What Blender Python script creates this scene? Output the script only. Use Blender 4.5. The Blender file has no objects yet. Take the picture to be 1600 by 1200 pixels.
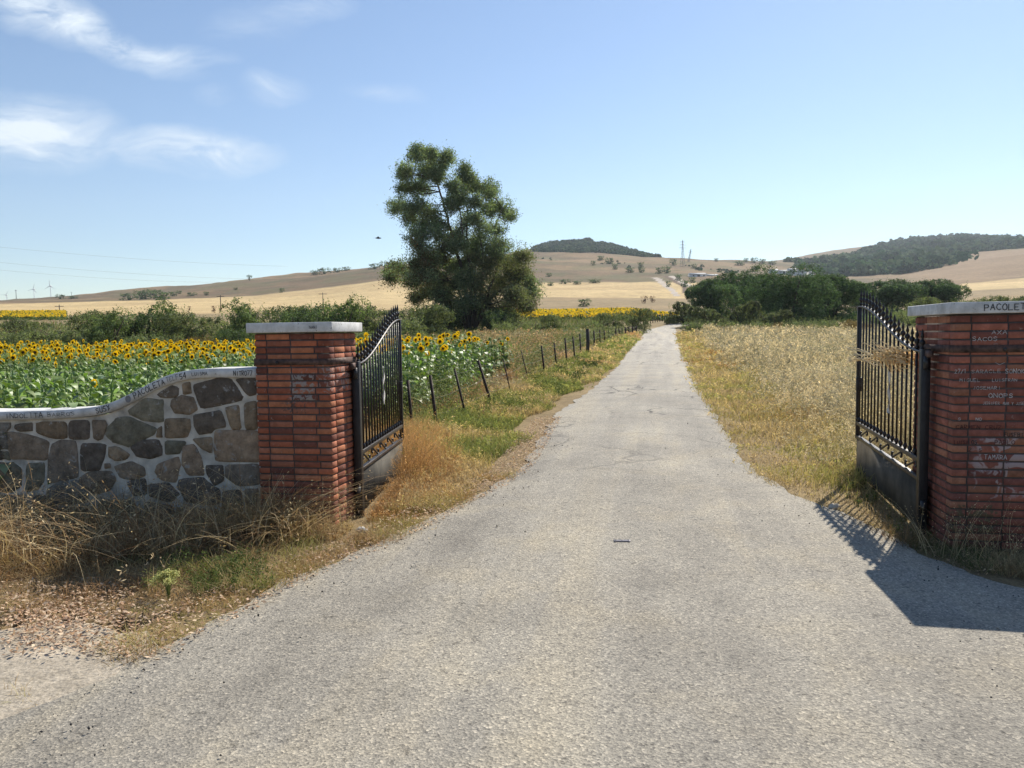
import bpy, math, random
import numpy as np
from mathutils import Matrix, Vector
PI = math.pi
R = math.radians
SC = bpy.context.scene
COL = SC.collection
rng = np.random.default_rng(7)
random.seed(7)

# ------------------------------------------------------------------ camera, sky, sun, exposure
F = 1180.0
HZ = 520.0
CAMZ = 1.5
PITCH = math.atan((600 - HZ) / F)
ROLL = R(0.8)
cd = bpy.data.cameras.new('camera')
cam = bpy.data.objects.new('camera', cd)
COL.objects.link(cam)
cd.sensor_width = 36
cd.lens = 36 * F / 1600
cd.clip_start = 0.05
cd.clip_end = 20000
CM = Matrix.Rotation(PI / 2 - PITCH, 3, 'X') @ Matrix.Rotation(-ROLL, 3, 'Z')
cam.matrix_world = Matrix.Translation((0, 0, CAMZ)) @ CM.to_4x4()
SC.camera = cam
CMN = np.array(CM)

SUN = Vector((0.97, 1.42, 1.64)).normalized()
SUN_EL = math.asin(SUN.z)
SUN_AZ = math.atan2(SUN.x, SUN.y)
world = bpy.data.worlds.new('World')
SC.world = world
world.use_nodes = True
sl = bpy.data.lights.new('sun', 'SUN')
sl.energy = 4.6
sl.angle = R(0.5)
sl.color = (1.0, 0.93, 0.81)
so = bpy.data.objects.new('sun', sl)
COL.objects.link(so)
so.rotation_euler = SUN.to_track_quat('Z', 'Y').to_euler()
SC.view_settings.view_transform = 'Standard'
SC.view_settings.look = 'None'
SC.view_settings.gamma = 1
SC.view_settings.exposure = 0.70

def build_world():
    nt = world.node_tree
    nt.nodes.clear()
    N = nt.nodes.new
    L = nt.links.new
    out = N('ShaderNodeOutputWorld')
    bg = N('ShaderNodeBackground')
    bg.inputs['Strength'].default_value = 0.084
    sky = N('ShaderNodeTexSky')
    sky.sky_type = 'NISHITA'
    sky.sun_disc = False
    sky.sun_elevation = SUN_EL
    sky.sun_rotation = SUN_AZ
    sky.air_density = 1.0
    sky.dust_density = 0.15
    sky.ozone_density = 2.2
    tc = N('ShaderNodeTexCoord')
    # direction -> plane at unit distance ahead
    sep = N('ShaderNodeSeparateXYZ')
    L(tc.outputs['Generated'], sep.inputs[0])
    mx = N('ShaderNodeMath'); mx.operation = 'MAXIMUM'; mx.inputs[1].default_value = 0.05
    L(sep.outputs['Y'], mx.inputs[0])
    dx = N('ShaderNodeMath'); dx.operation = 'DIVIDE'
    dz = N('ShaderNodeMath'); dz.operation = 'DIVIDE'
    L(sep.outputs['X'], dx.inputs[0]); L(mx.outputs[0], dx.inputs[1])
    L(sep.outputs['Z'], dz.inputs[0]); L(mx.outputs[0], dz.inputs[1])
    cmb = N('ShaderNodeCombineXYZ')
    L(dx.outputs[0], cmb.inputs['X']); L(dz.outputs[0], cmb.inputs['Y'])
    warp = N('ShaderNodeTexNoise'); warp.inputs['Scale'].default_value = 9; warp.inputs['Detail'].default_value = 5
    L(cmb.outputs[0], warp.inputs['Vector'])
    ws = N('ShaderNodeVectorMath'); ws.operation = 'SUBTRACT'; ws.inputs[1].default_value = (.5, .5, .5)
    L(warp.outputs['Color'], ws.inputs[0])
    wm = N('ShaderNodeVectorMath'); wm.operation = 'MULTIPLY_ADD'; wm.inputs[1].default_value = (.09, .05, 0)
    L(ws.outputs[0], wm.inputs[0]); L(cmb.outputs[0], wm.inputs[2])
    total = None
    for (px, py, rx, ry, rot, s) in CLOUDS:
        d = CMN @ np.array([(px - 800) / F, (600 - py) / F, -1.0])
        mp = N('ShaderNodeMapping'); mp.vector_type = 'TEXTURE'
        mp.inputs['Location'].default_value = (d[0] / d[1], d[2] / d[1], 0)
        mp.inputs['Rotation'].default_value = (0, 0, R(rot))
        mp.inputs['Scale'].default_value = (rx / F, ry / F, 1)
        L(wm.outputs[0], mp.inputs[0])
        g = N('ShaderNodeTexGradient'); g.gradient_type = 'SPHERICAL'
        L(mp.outputs[0], g.inputs[0])
        m = N('ShaderNodeMath'); m.operation = 'MULTIPLY'; m.inputs[1].default_value = s * 1.35
        L(g.outputs['Fac'], m.inputs[0])
        if total is None:
            total = m
        else:
            a = N('ShaderNodeMath'); a.operation = 'ADD'
            L(total.outputs[0], a.inputs[0]); L(m.outputs[0], a.inputs[1]); total = a
    st = N('ShaderNodeMapping'); st.inputs['Scale'].default_value = (7, 26, 1); st.inputs['Rotation'].default_value = (0, 0, R(8))
    L(wm.outputs[0], st.inputs[0])
    n2 = N('ShaderNodeTexNoise'); n2.inputs['Scale'].default_value = 1; n2.inputs['Detail'].default_value = 8; n2.inputs['Roughness'].default_value = .66; n2.inputs['Distortion'].default_value = .5
    L(st.outputs[0], n2.inputs['Vector'])
    mr = N('ShaderNodeMapRange'); mr.inputs['From Min'].default_value = .36; mr.inputs['From Max'].default_value = .68
    L(n2.outputs['Fac'], mr.inputs['Value'])
    mm = N('ShaderNodeMath'); mm.operation = 'MULTIPLY'; mm.use_clamp = True
    ad = N('ShaderNodeMath'); ad.operation = 'ADD'; ad.inputs[1].default_value = .12
    L(mr.outputs[0], ad.inputs[0])
    L(total.outputs[0], mm.inputs[0]); L(ad.outputs[0], mm.inputs[1])
    mix = N('ShaderNodeMix'); mix.data_type = 'RGBA'
    L(mm.outputs[0], mix.inputs['Factor']); L(sky.outputs[0], mix.inputs['A'])
    mix.inputs['B'].default_value = (6.6, 7.3, 7.9, 1)
    hs = N('ShaderNodeHueSaturation'); hs.inputs['Saturation'].default_value = 1.05; hs.inputs['Value'].default_value = 1.0
    L(mix.outputs['Result'], hs.inputs['Color'])
    L(hs.outputs[0], bg.inputs['Color'])
    L(bg.outputs[0], out.inputs['Surface'])

# px, py, rx, ry (photo pixels at unit distance), rotation, strength
CLOUDS = [(40, 205, 170, 70, 0, 1.1), (300, 234, 165, 42, -4, 1.05), (60, 10, 150, 50, -20, .75), (170, 55, 170, 32, -24, .6),
          (270, 82, 110, 20, -12, .5), (425, 138, 60, 26, 0, .4), (330, 150, 36, 18, 0, .3), (490, 14, 90, 24, 8, .4),
          (390, 38, 90, 40, 5, .2), (600, 140, 80, 18, -8, .25)]
build_world()

# ------------------------------------------------------------------ pixel <-> place helpers
def ray(px, py):
    px = np.asarray(px, float); py = np.asarray(py, float)
    v = np.stack([(px - 800) / F, (600 - py) / F, -np.ones_like(px)], -1)
    return v @ CMN.T

def at(px, py, D):
    d = ray(px, py)
    t = np.asarray(D) / d[..., 1]
    p = d * t[..., None]
    p[..., 2] += CAMZ
    return p

def hzn(px):
    return HZ + math.tan(ROLL) * (800 - np.asarray(px, float))

# ------------------------------------------------------------------ noise (numpy value noise)
_perm = np.random.default_rng(3).random((256, 256))
def vnoise(x, y, s=1.0):
    x = np.asarray(x, float) * s; y = np.asarray(y, float) * s
    xi = np.floor(x).astype(int); yi = np.floor(y).astype(int)
    fx = x - xi; fy = y - yi
    fx = fx * fx * (3 - 2 * fx); fy = fy * fy * (3 - 2 * fy)
    a = _perm[xi & 255, yi & 255]; b = _perm[(xi + 1) & 255, yi & 255]
    c = _perm[xi & 255, (yi + 1) & 255]; d = _perm[(xi + 1) & 255, (yi + 1) & 255]
    return (a * (1 - fx) + b * fx) * (1 - fy) + (c * (1 - fx) + d * fx) * fy
def fbm(x, y, s=1.0, o=4):
    t = 0; a = .5
    for i in range(o):
        t = t + a * vnoise(np.asarray(x) + 17.3 * i, np.asarray(y) + 5.1 * i, s * 2 ** i); a *= .5
    return t / (1 - .5 ** o)

# ------------------------------------------------------------------ terrain height
KPX = np.array([-600, 0, 200, 400, 600, 830, 870, 920, 960, 1000, 1040, 1100, 1200, 1300, 1400, 1500, 1600, 2200], float)
KD = [110, 160, 200, 300, 480, 650, 850, 1000, 1200, 1500, 1900, 2600]
KY = [[506, 505, 505, 504, 504, 503, 503, 503, 502, 502, 502, 501, 500, 499, 498, 497, 496, 490],
      [500, 500, 500, 499, 496, 492, 492, 491, 490, 489, 489, 489, 490, 490, 490, 489, 488, 484],
      [492, 492, 491, 489, 486, 484, 484, 484, 483, 483, 483, 484, 485, 485, 481, 477, 473, 466],
      [484, 484, 481, 477, 469, 466, 466, 466, 465, 465, 465, 466, 467, 468, 466, 460, 455, 448],
      [474, 474, 469, 461, 439, 441, 441, 440, 440, 439, 437, 437, 440, 450, 447, 437, 430, 420],
      [472, 472, 463, 446, 425, 414, 415, 416, 417, 418, 419, 421, 426, 436, 430, 415, 401, 390],
      [470, 470, 455, 437, 416, 396, 397, 398, 399, 401, 403, 406, 411, 418, 414, 404, 394, 380],
      [480, 478, 466, 450, 426, 396, 395, 394, 396, 400, 405, 408, 411, 414, 403, 395, 388, 375],
      [486, 484, 474, 460, 435, 392, 382, 377, 386, 397, 405, 409, 411, 406, 392, 384, 382, 374],
      [490, 488, 480, 470, 445, 404, 398, 394, 398, 402, 407, 411, 411, 394, 381, 375, 380, 372],
      [494, 492, 486, 480, 455, 420, 418, 415, 416, 416, 418, 418, 412, 393, 380, 373, 383, 380],
      [500, 498, 492, 490, 470, 440, 440, 440, 440, 440, 440, 440, 430, 420, 410, 405, 405, 410]]
KE = [(hzn(KPX) - np.array(k, float)) for k in KY]
UMAX = math.tan(R(52)); CMAX = math.cos(R(52))
def uD(x, y):
    x = np.asarray(x, float); y = np.asarray(y, float)
    r = np.hypot(x, y)
    front = (y > 0) & (np.abs(x) <= UMAX * y)
    D = np.where(front, y, r * CMAX)
    u = np.where(front, x / np.maximum(y, 1e-6), np.sign(x) * UMAX)
    return u, D
def near_z(x, y, D):
    Dn = np.where(y > 0, np.minimum(y, 1e9), 0)
    z = np.interp(D * np.clip(y / np.maximum(D, .01), 0, 1), [0, 5, 20, 50, 85, 110], [0, 0, .28, .9, 1.85, 2.95])
    return z
def G(x, y):
    x = np.asarray(x, float); y = np.asarray(y, float)
    u, D = uD(x, y)
    zn = near_z(x, y, D)
    px = 800 + F * u
    lx = np.interp(x - (-1.3 + 0.05 * y), [-9, -2.5], [1, 0])
    zn = zn - .12 * lx * np.clip((y - 6) / 6, 0, 1)
    E = np.stack([np.interp(px, KPX, k) for k in KE], 0)
    lD = np.log(np.clip(D, KD[0], KD[-1]))
    lk = np.log(np.array(KD, float))
    i = np.clip(np.searchsorted(lk, lD, side='right') - 1, 0, len(KD) - 2)
    t = (lD - lk[i]) / (lk[i + 1] - lk[i])
    Ei = np.take_along_axis(E, i[None], 0)[0]; Ej = np.take_along_axis(E, (i + 1)[None], 0)[0]
    e = Ei * (1 - t) + Ej * t
    zf = CAMZ + e / F * D
    zf = np.where(D > KD[-1], zf[...] * 0 + CAMZ + Ej / F * KD[-1], zf)
    w = np.clip((D - 80) / 40, 0, 1)
    z = zn * (1 - w) + zf * w
    z = z + np.clip((D - 200) / 600, 0, 1) * ((fbm(x, y, .012, 3) - .5) * 6 + (fbm(x, y, .05, 2) - .5) * 2.0)
    return z
def Gs(x, y):
    return float(G(np.array([x]), np.array([y]))[0])
def ground(px, py):
    """points where the photo's rays first meet the near ground"""
    px = np.atleast_1d(np.asarray(px, float)); py = np.atleast_1d(np.asarray(py, float))
    d = ray(px, py); d = d / d[:, 1:2]
    Ds = np.geomspace(1.2, 300, 500)
    h = CAMZ + d[:, 2:3] * Ds - G(d[:, 0:1] * Ds, np.broadcast_to(Ds, (len(px), 500)))
    k = np.argmax(h < 0, axis=1); k = np.where((h < 0).any(1), np.maximum(k, 1), 499)
    r = np.arange(len(px)); h0 = h[r, k - 1]; h1 = h[r, k]
    t = np.clip(h0 / np.maximum(h0 - h1, 1e-6), 0, 1); D = Ds[k - 1] + (Ds[k] - Ds[k - 1]) * t
    p = np.stack([d[:, 0] * D, D, np.zeros_like(D)], -1); p[:, 2] = G(p[:, 0], p[:, 1])
    return p

# ------------------------------------------------------------------ mesh helpers
def tag(o, label=None, cat=None, group=None, kind=None):
    if label: o['label'] = label
    if cat: o['category'] = cat
    if group: o['group'] = group
    if kind: o['kind'] = kind
    return o
def empty(name, loc, rz=0, label=None, cat=None, group=None):
    o = bpy.data.objects.new(name, None)
    COL.objects.link(o); o.location = loc; o.rotation_euler = (0, 0, rz)
    o.empty_display_size = .2
    return tag(o, label, cat, group)
def mk(name, parts, mat, parent=None, smooth=False, bevel=0, link=True):
    """parts: list of (V[n,3], faces[m,k], C[n,3] or None)"""
    Vs = []; Cs = []; LI = []; LT = []; off = 0
    for V, Fc, C in parts:
        V = np.asarray(V, np.float32)
        Vs.append(V)
        Cs.append(np.ones((len(V), 3), np.float32) * (.5 if C is None else 1) if C is None else np.broadcast_to(np.asarray(C, np.float32), (len(V), 3)))
        if isinstance(Fc, list):
            for f in Fc:
                LI.append(np.asarray(f, np.int32) + off); LT.append(np.array([len(f)], np.int32))
        else:
            Fc = np.asarray(Fc, np.int32)
            LI.append((Fc + off).ravel()); LT.append(np.full(len(Fc), Fc.shape[1], np.int32))
        off += len(V)
    V = np.concatenate(Vs); C = np.concatenate(Cs); LI = np.concatenate(LI); LT = np.concatenate(LT)
    me = bpy.data.meshes.new(name)
    me.vertices.add(len(V)); me.vertices.foreach_set('co', V.ravel())
    me.loops.add(len(LI)); me.loops.foreach_set('vertex_index', LI)
    me.polygons.add(len(LT))
    st = np.zeros(len(LT), np.int32); st[1:] = np.cumsum(LT)[:-1]
    me.polygons.foreach_set('loop_start', st)
    if smooth: me.polygons.foreach_set('use_smooth', np.ones(len(LT), bool))
    me.update(calc_edges=True)
    ca = me.color_attributes.new('col', 'FLOAT_COLOR', 'POINT')
    c4 = np.ones((len(V), 4), np.float32); c4[:, :3] = C
    ca.data.foreach_set('color', c4.ravel())
    me.materials.append(mat)
    o = bpy.data.objects.new(name, me)
    if link: COL.objects.link(o)
    if parent: o.parent = parent
    if bevel:
        b = o.modifiers.new('bevel', 'BEVEL'); b.width = bevel; b.segments = 2; b.limit_method = 'ANGLE'
    return o
BOXF = np.array([[0, 3, 2, 1], [4, 5, 6, 7], [0, 1, 5, 4], [1, 2, 6, 5], [2, 3, 7, 6], [3, 0, 4, 7]])
def box(x0, x1, y0, y1, z0, z1, c=None):
    V = np.array([[x0, y0, z0], [x1, y0, z0], [x1, y1, z0], [x0, y1, z0], [x0, y0, z1], [x1, y0, z1], [x1, y1, z1], [x0, y1, z1]], float)
    return V, BOXF, c
def tube(P, rad, n=6, c=None, cap=True):
    P = np.asarray(P, float); k = len(P)
    rad = np.broadcast_to(np.asarray(rad, float), (k,))
    T = np.gradient(P, axis=0); T /= np.linalg.norm(T, axis=1)[:, None] + 1e-9
    up = np.array([0, 0, 1.]) if abs(T[0][2]) < .9 else np.array([1., 0, 0])
    V = []
    for i in range(k):
        a = np.cross(T[i], up); a /= np.linalg.norm(a) + 1e-9
        b = np.cross(T[i], a); up = np.cross(a, T[i])
        th = np.arange(n) * 2 * PI / n
        V.append(P[i] + rad[i] * (np.cos(th)[:, None] * a + np.sin(th)[:, None] * b))
    V = np.concatenate(V)
    i = np.arange(k - 1)[:, None] * n; j = np.arange(n)[None]
    q = np.stack([i + j, i + (j + 1) % n, i + n + (j + 1) % n, i + n + j], -1).reshape(-1, 4)
    fs = q
    if cap:
        fs = [list(f) for f in q] + [list(range(n))[::-1], [(k - 1) * n + t for t in range(n)]]
    return V, fs, c
def lathe(prof, n=10, c=None, org=(0, 0, 0)):
    prof = np.asarray(prof, float); k = len(prof)
    th = np.arange(n) * 2 * PI / n
    V = np.stack([prof[:, 0, None] * np.cos(th), prof[:, 0, None] * np.sin(th), np.repeat(prof[:, 1, None], n, 1)], -1).reshape(-1, 3) + np.array(org)
    i = np.arange(k - 1)[:, None] * n; j = np.arange(n)[None]
    q = np.stack([i + j, i + (j + 1) % n, i + n + (j + 1) % n, i + n + j], -1).reshape(-1, 4)
    return V, q, c
def prism(poly, y0, y1, c=None):
    """poly in x,z; extruded along y"""
    n = len(poly)
    V = [(p[0], y0, p[1]) for p in poly] + [(p[0], y1, p[1]) for p in poly]
    fs = [list(range(n)), list(range(2 * n - 1, n - 1, -1))] + [[i, i + n, (i + 1) % n + n, (i + 1) % n] for i in range(n)]
    return np.array(V, float), fs, c
def jitter_col(c, n, s, r=None):
    r = r or rng
    c = np.asarray(c, float)
    f = 1 + s * r.standard_normal((n, 1))
    return np.clip(c * f * (1 + .25 * s * r.standard_normal((n, 3))), .004, 1)
def blades(P, h, w, az, lean, curve, cb, ct, K=3, r=None):
    """tapered curved blades. P[n,3]"""
    r = r or rng
    n = len(P)
    h = np.broadcast_to(h, (n,)); w = np.broadcast_to(w, (n,)); lean = np.broadcast_to(lean, (n,)); curve = np.broadcast_to(curve, (n,))
    d = np.stack([np.cos(az), np.sin(az), 0 * az], -1)
    wa = r.random(n) * PI
    wv = np.stack([np.cos(wa), np.sin(wa), 0 * wa], -1) * w[:, None] * .5
    V = []; C = []
    for i in range(K + 1):
        t = i / K
        hor = (lean * t + curve * t * t) * h
        vz = h * (t - .35 * np.clip(curve, 0, 2) * t ** 3)
        p = P + d * hor[:, None]; p = p.copy(); p[:, 2] += vz
        ww = (1 - t) ** .7 if i < K else .12
        V.append(p - wv * ww); V.append(p + wv * ww)
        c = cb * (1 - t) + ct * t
        C.append(c); C.append(c)
    tip = p
    V = np.stack(V, 1).reshape(-1, 3); C = np.stack(C, 1).reshape(-1, 3)
    b = (np.arange(n) * 2 * (K + 1))[:, None, None]
    q = np.array([[2 * i, 2 * i + 1, 2 * i + 3, 2 * i + 2] for i in range(K)])[None]
    return (V, (b + q).reshape(-1, 4), C), tip, d
def leafq(P, size, elong, C, r=None, nrm=None, flat=0.0, rand=1.0):
    """rhombus leaves at P with random orientation"""
    r = r or rng
    n = len(P)
    a = r.standard_normal((n, 3)); 
    if nrm is not None: a = a * rand + nrm * (1)
    a[:, 2] = a[:, 2] + flat * np.sign(r.random(n) - .1) * 2
    a /= np.linalg.norm(a, axis=1)[:, None] + 1e-9
    t = r.standard_normal((n, 3)); t -= (t * a).sum(1)[:, None] * a; t /= np.linalg.norm(t, axis=1)[:, None] + 1e-9
    b = np.cross(a, t)
    s = np.broadcast_to(size, (n,))[:, None]
    V = np.stack([P - t * s * .5, P + b * s * elong * .5 + t * s * .08, P + t * s * .5, P - b * s * elong * .5 + t * s * .08], 1).reshape(-1, 3)
    q = np.arange(4 * n).reshape(-1, 4)
    return V, q, np.repeat(C, 4, 0)
def ball_pts(n, r, shell=.5):
    v = r.standard_normal((n, 3)); v /= np.linalg.norm(v, axis=1)[:, None]
    return v * ((shell + (1 - shell) * r.random(n)) ** .8)[:, None], v

# ------------------------------------------------------------------ materials
def newmat(name):
    m = bpy.data.materials.new(name); m.use_nodes = True
    nt = m.node_tree; b = nt.nodes['Principled BSDF']
    return m, nt, b
def plain(name, c, rough=.7, metal=0, bump=0, bscale=60, var=.15, vscale=8, spec=.5):
    m, nt, b = newmat(name)
    N = nt.nodes.new; L = nt.links.new
    b.inputs['Roughness'].default_value = rough; b.inputs['Metallic'].default_value = metal
    b.inputs['Specular IOR Level'].default_value = spec
    tc = N('ShaderNodeTexCoord'); n = N('ShaderNodeTexNoise'); n.inputs['Scale'].default_value = vscale; n.inputs['Detail'].default_value = 6
    L(tc.outputs['Object'], n.inputs['Vector'])
    mr = N('ShaderNodeMapRange'); mr.inputs['From Min'].default_value = .25; mr.inputs['From Max'].default_value = .75
    mr.inputs['To Min'].default_value = 1 - var * 2; mr.inputs['To Max'].default_value = 1 + var
    L(n.outputs['Fac'], mr.inputs['Value'])
    mx = N('ShaderNodeVectorMath'); mx.operation = 'SCALE'; mx.inputs[0].default_value = c
    L(mr.outputs[0], mx.inputs['Scale']); L(mx.outputs[0], b.inputs['Base Color'])
    if bump:
        n2 = N('ShaderNodeTexNoise'); n2.inputs['Scale'].default_value = bscale; n2.inputs['Detail'].default_value = 4
        L(tc.outputs['Object'], n2.inputs['Vector'])
        bp = N('ShaderNodeBump'); bp.inputs['Strength'].default_value = bump; bp.inputs['Distance'].default_value = .01
        L(n2.outputs['Fac'], bp.inputs['Height']); L(bp.outputs[0], b.inputs['Normal'])
    return m
def attrmat(name, rough=.6, transl=0.0, spec=.3, bump=0, bscale=40, tint=(1, 1, 1)):
    m, nt, b = newmat(name)
    N = nt.nodes.new; L = nt.links.new
    b.inputs['Roughness'].default_value = rough; b.inputs['Specular IOR Level'].default_value = spec
    a = N('ShaderNodeAttribute'); a.attribute_name = 'col'
    L(a.outputs['Color'], b.inputs['Base Color'])
    if bump:
        tc = N('ShaderNodeTexCoord'); n2 = N('ShaderNodeTexNoise'); n2.inputs['Scale'].default_value = bscale; n2.inputs['Detail'].default_value = 5
        L(tc.outputs['Object'], n2.inputs['Vector'])
        bp = N('ShaderNodeBump'); bp.inputs['Strength'].default_value = bump; bp.inputs['Distance'].default_value = .01
        L(n2.outputs['Fac'], bp.inputs['Height']); L(bp.outputs[0], b.inputs['Normal'])
    if transl:
        t = N('ShaderNodeBsdfTranslucent'); ms = N('ShaderNodeMixShader'); ms.inputs[0].default_value = transl
        vm = N('ShaderNodeVectorMath'); vm.operation = 'MULTIPLY'; vm.inputs[1].default_value = tint
        L(a.outputs['Color'], vm.inputs[0]); L(vm.outputs[0], t.inputs['Color'])
        L(b.outputs[0], ms.inputs[1]); L(t.outputs[0], ms.inputs[2])
        L(ms.outputs[0], nt.nodes['Material Output'].inputs['Surface'])
    return m
M_leaf = attrmat('foliage', .75, .35, .15, tint=(1.2, 1.3, .6))
M_dry = attrmat('dry_stalks', .75, .35, .15, tint=(1.1, 1.05, .85))
M_sunleaf = attrmat('sunflower_leaf', .45, .3, .4, tint=(1.0, 1.3, .5))
M_petal = attrmat('petals', .6, .45, .2)
M_bark = attrmat('bark', .9, 0, .2, .6, 20)
M_far = attrmat('far_foliage', .9, .15, .05)
M_black = plain('painted_iron', (.020, .018, .020), .42, .2, .25, 90, .35, 14)
M_rail = plain('worn_iron_rail', (.055, .045, .042), .4, .3, .3, 80, .5, 20)
M_rust = plain('rusty_fence_iron', (.035, .018, .012), .8, 0, .5, 60, .4, 20)
M_white = plain('faded_white_cloth', (.55, .53, .50), .8, 0, .4, 50, .25, 30)
M_wood = plain('weathered_post_wood', (.05, .042, .038), .9, 0, .6, 30, .3, 9)
M_wire = plain('fence_wire', (.12, .10, .09), .6, .5)
M_paintblack = plain('black_marker_paint', (.03, .03, .035), .7, 0, 0, 60, .5, 40)
M_chalk = plain('white_correction_paint', (.60, .56, .55), .8, 0, 0, 60, .3, 60)
M_darkred = plain('dark_marker', (.09, .018, .016), .7, 0, 0, 60, .4, 60)

def asphalt():
    m, nt, b = newmat('weathered_asphalt')
    N = nt.nodes.new; L = nt.links.new
    tc = N('ShaderNodeTexCoord'); P = tc.outputs['Object']
    def noise(s, d=5, r=.6, vec=None):
        n = N('ShaderNodeTexNoise'); n.inputs['Scale'].default_value = s; n.inputs['Detail'].default_value = d; n.inputs['Roughness'].default_value = r
        L(vec or P, n.inputs['Vector']); return n.outputs['Fac']
    def ramp(fac, pts):
        c = N('ShaderNodeValToRGB'); e = c.color_ramp.elements
        while len(e) < len(pts): e.new(.5)
        for el, (p, col) in zip(e, pts): el.position = p; el.color = (*col, 1)
        L(fac, c.inputs[0]); return c.outputs[0]
    def mixc(f, a, bb, mode='MIX'):
        x = N('ShaderNodeMix'); x.data_type = 'RGBA'; x.blend_type = mode
        if isinstance(f, float): x.inputs['Factor'].default_value = f
        else: L(f, x.inputs['Factor'])
        for s, v in (('A', a), ('B', bb)):
            if isinstance(v, tuple): x.inputs[s].default_value = (*v, 1)
            else: L(v, x.inputs[s])
        return x.outputs['Result']
    big = noise(.55, 4)
    base = ramp(big, [(.3, (.232, .213, .182)), (.5, (.292, .270, .232)), (.7, (.352, .324, .272))])
    # lighter, dustier further up the lane
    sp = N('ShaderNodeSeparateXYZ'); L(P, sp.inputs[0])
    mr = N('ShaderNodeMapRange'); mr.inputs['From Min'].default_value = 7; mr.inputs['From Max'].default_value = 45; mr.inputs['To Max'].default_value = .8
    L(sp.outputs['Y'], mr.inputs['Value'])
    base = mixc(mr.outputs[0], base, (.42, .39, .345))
    # long streaks along the lane
    m0 = N('ShaderNodeMapping'); m0.inputs['Rotation'].default_value = (0, 0, R(10.6)); L(P, m0.inputs[0])
    mp = N('ShaderNodeMapping'); mp.inputs['Scale'].default_value = (2.0, .13, 1)
    L(m0.outputs[0], mp.inputs[0])
    st = noise(1.0, 4, .55, mp.outputs[0])
    base = mixc(1.0, base, ramp(st, [(.3, (.78, .78, .79)), (.52, (1, 1, 1)), (.72, (1.15, 1.11, 1.02))]), 'MULTIPLY')
    base = mixc(1.0, base, ramp(noise(1.5, 5, .6), [(.32, (.88, .88, .88)), (.5, (1, 1, 1)), (.68, (1.10, 1.07, 1.0))]), 'MULTIPLY')
    # aggregate
    vo = N('ShaderNodeTexVoronoi'); vo.inputs['Scale'].default_value = 95; vo.feature = 'F1'; L(P, vo.inputs['Vector'])
    agg = ramp(vo.outputs['Color'], [(.0, (.40, .40, .42)), (.35, (.82, .82, .81)), (.7, (1.08, 1.07, 1.04)), (1, (1.75, 1.7, 1.6))])
    base = mixc(.85, base, mixc(1.0, base, agg, 'MULTIPLY'))
    fine = noise(160, 3, .7)
    base = mixc(1.0, base, ramp(fine, [(.3, (.62, .62, .62)), (.5, (1, 1, 1)), (.72, (1.3, 1.28, 1.25))]), 'MULTIPLY')
    n30 = noise(22, 5, .7)
    pits = ramp(n30, [(.33, (.5, .5, .5)), (.42, (1, 1, 1)), (.9, (1.05, 1.05, 1.05))])
    base = mixc(1.0, base, pits, 'MULTIPLY')
    # cracks
    wv = N('ShaderNodeTexNoise'); wv.inputs['Scale'].default_value = 2.5; wv.inputs['Detail'].default_value = 6; L(P, wv.inputs['Vector'])
    wa = N('ShaderNodeVectorMath'); wa.operation = 'MULTIPLY_ADD'; wa.inputs[1].default_value = (.5, .5, .5)
    L(wv.outputs['Color'], wa.inputs[0]); L(P, wa.inputs[2])
    vc = N('ShaderNodeTexVoronoi'); vc.feature = 'DISTANCE_TO_EDGE'; vc.inputs['Scale'].default_value = .85; L(wa.outputs[0], vc.inputs['Vector'])
    cr = N('ShaderNodeMapRange'); cr.inputs['From Min'].default_value = .008; cr.inputs['From Max'].default_value = .024; cr.inputs['To Min'].default_value = 1; cr.inputs['To Max'].default_value = 0
    L(vc.outputs['Distance'], cr.inputs['Value'])
    cm = N('ShaderNodeMapRange'); cm.inputs['From Min'].default_value = .46; cm.inputs['From Max'].default_value = .56
    L(noise(.35, 3), cm.inputs['Value'])
    ym = N('ShaderNodeMapRange'); ym.inputs['From Min'].default_value = 6.5; ym.inputs['From Max'].default_value = 10; L(sp.outputs['Y'], ym.inputs['Value'])
    m1 = N('ShaderNodeMath'); m1.operation = 'MULTIPLY'; L(cr.outputs[0], m1.inputs[0]); L(cm.outputs[0], m1.inputs[1])
    m2 = N('ShaderNodeMath'); m2.operation = 'MULTIPLY'; L(m1.outputs[0], m2.inputs[0]); L(ym.outputs[0], m2.inputs[1])
    m3 = N('ShaderNodeMath'); m3.operation = 'MULTIPLY'; L(m2.outputs[0], m3.inputs[0]); m3.inputs[1].default_value = .9
    base = mixc(m3.outputs[0], base, (.06, .055, .05))
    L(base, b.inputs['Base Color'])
    b.inputs['Roughness'].default_value = .85; b.inputs['Specular IOR Level'].default_value = .3
    h = N('ShaderNodeMath'); h.operation = 'ADD'; L(vo.outputs['Distance'], h.inputs[0]); L(fine, h.inputs[1])
    bp = N('ShaderNodeBump'); bp.inputs['Strength'].default_value = .55; bp.inputs['Distance'].default_value = .006
    L(h.outputs[0], bp.inputs['Height']); L(bp.outputs[0], b.inputs['Normal'])
    return m
M_road = asphalt()

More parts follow.
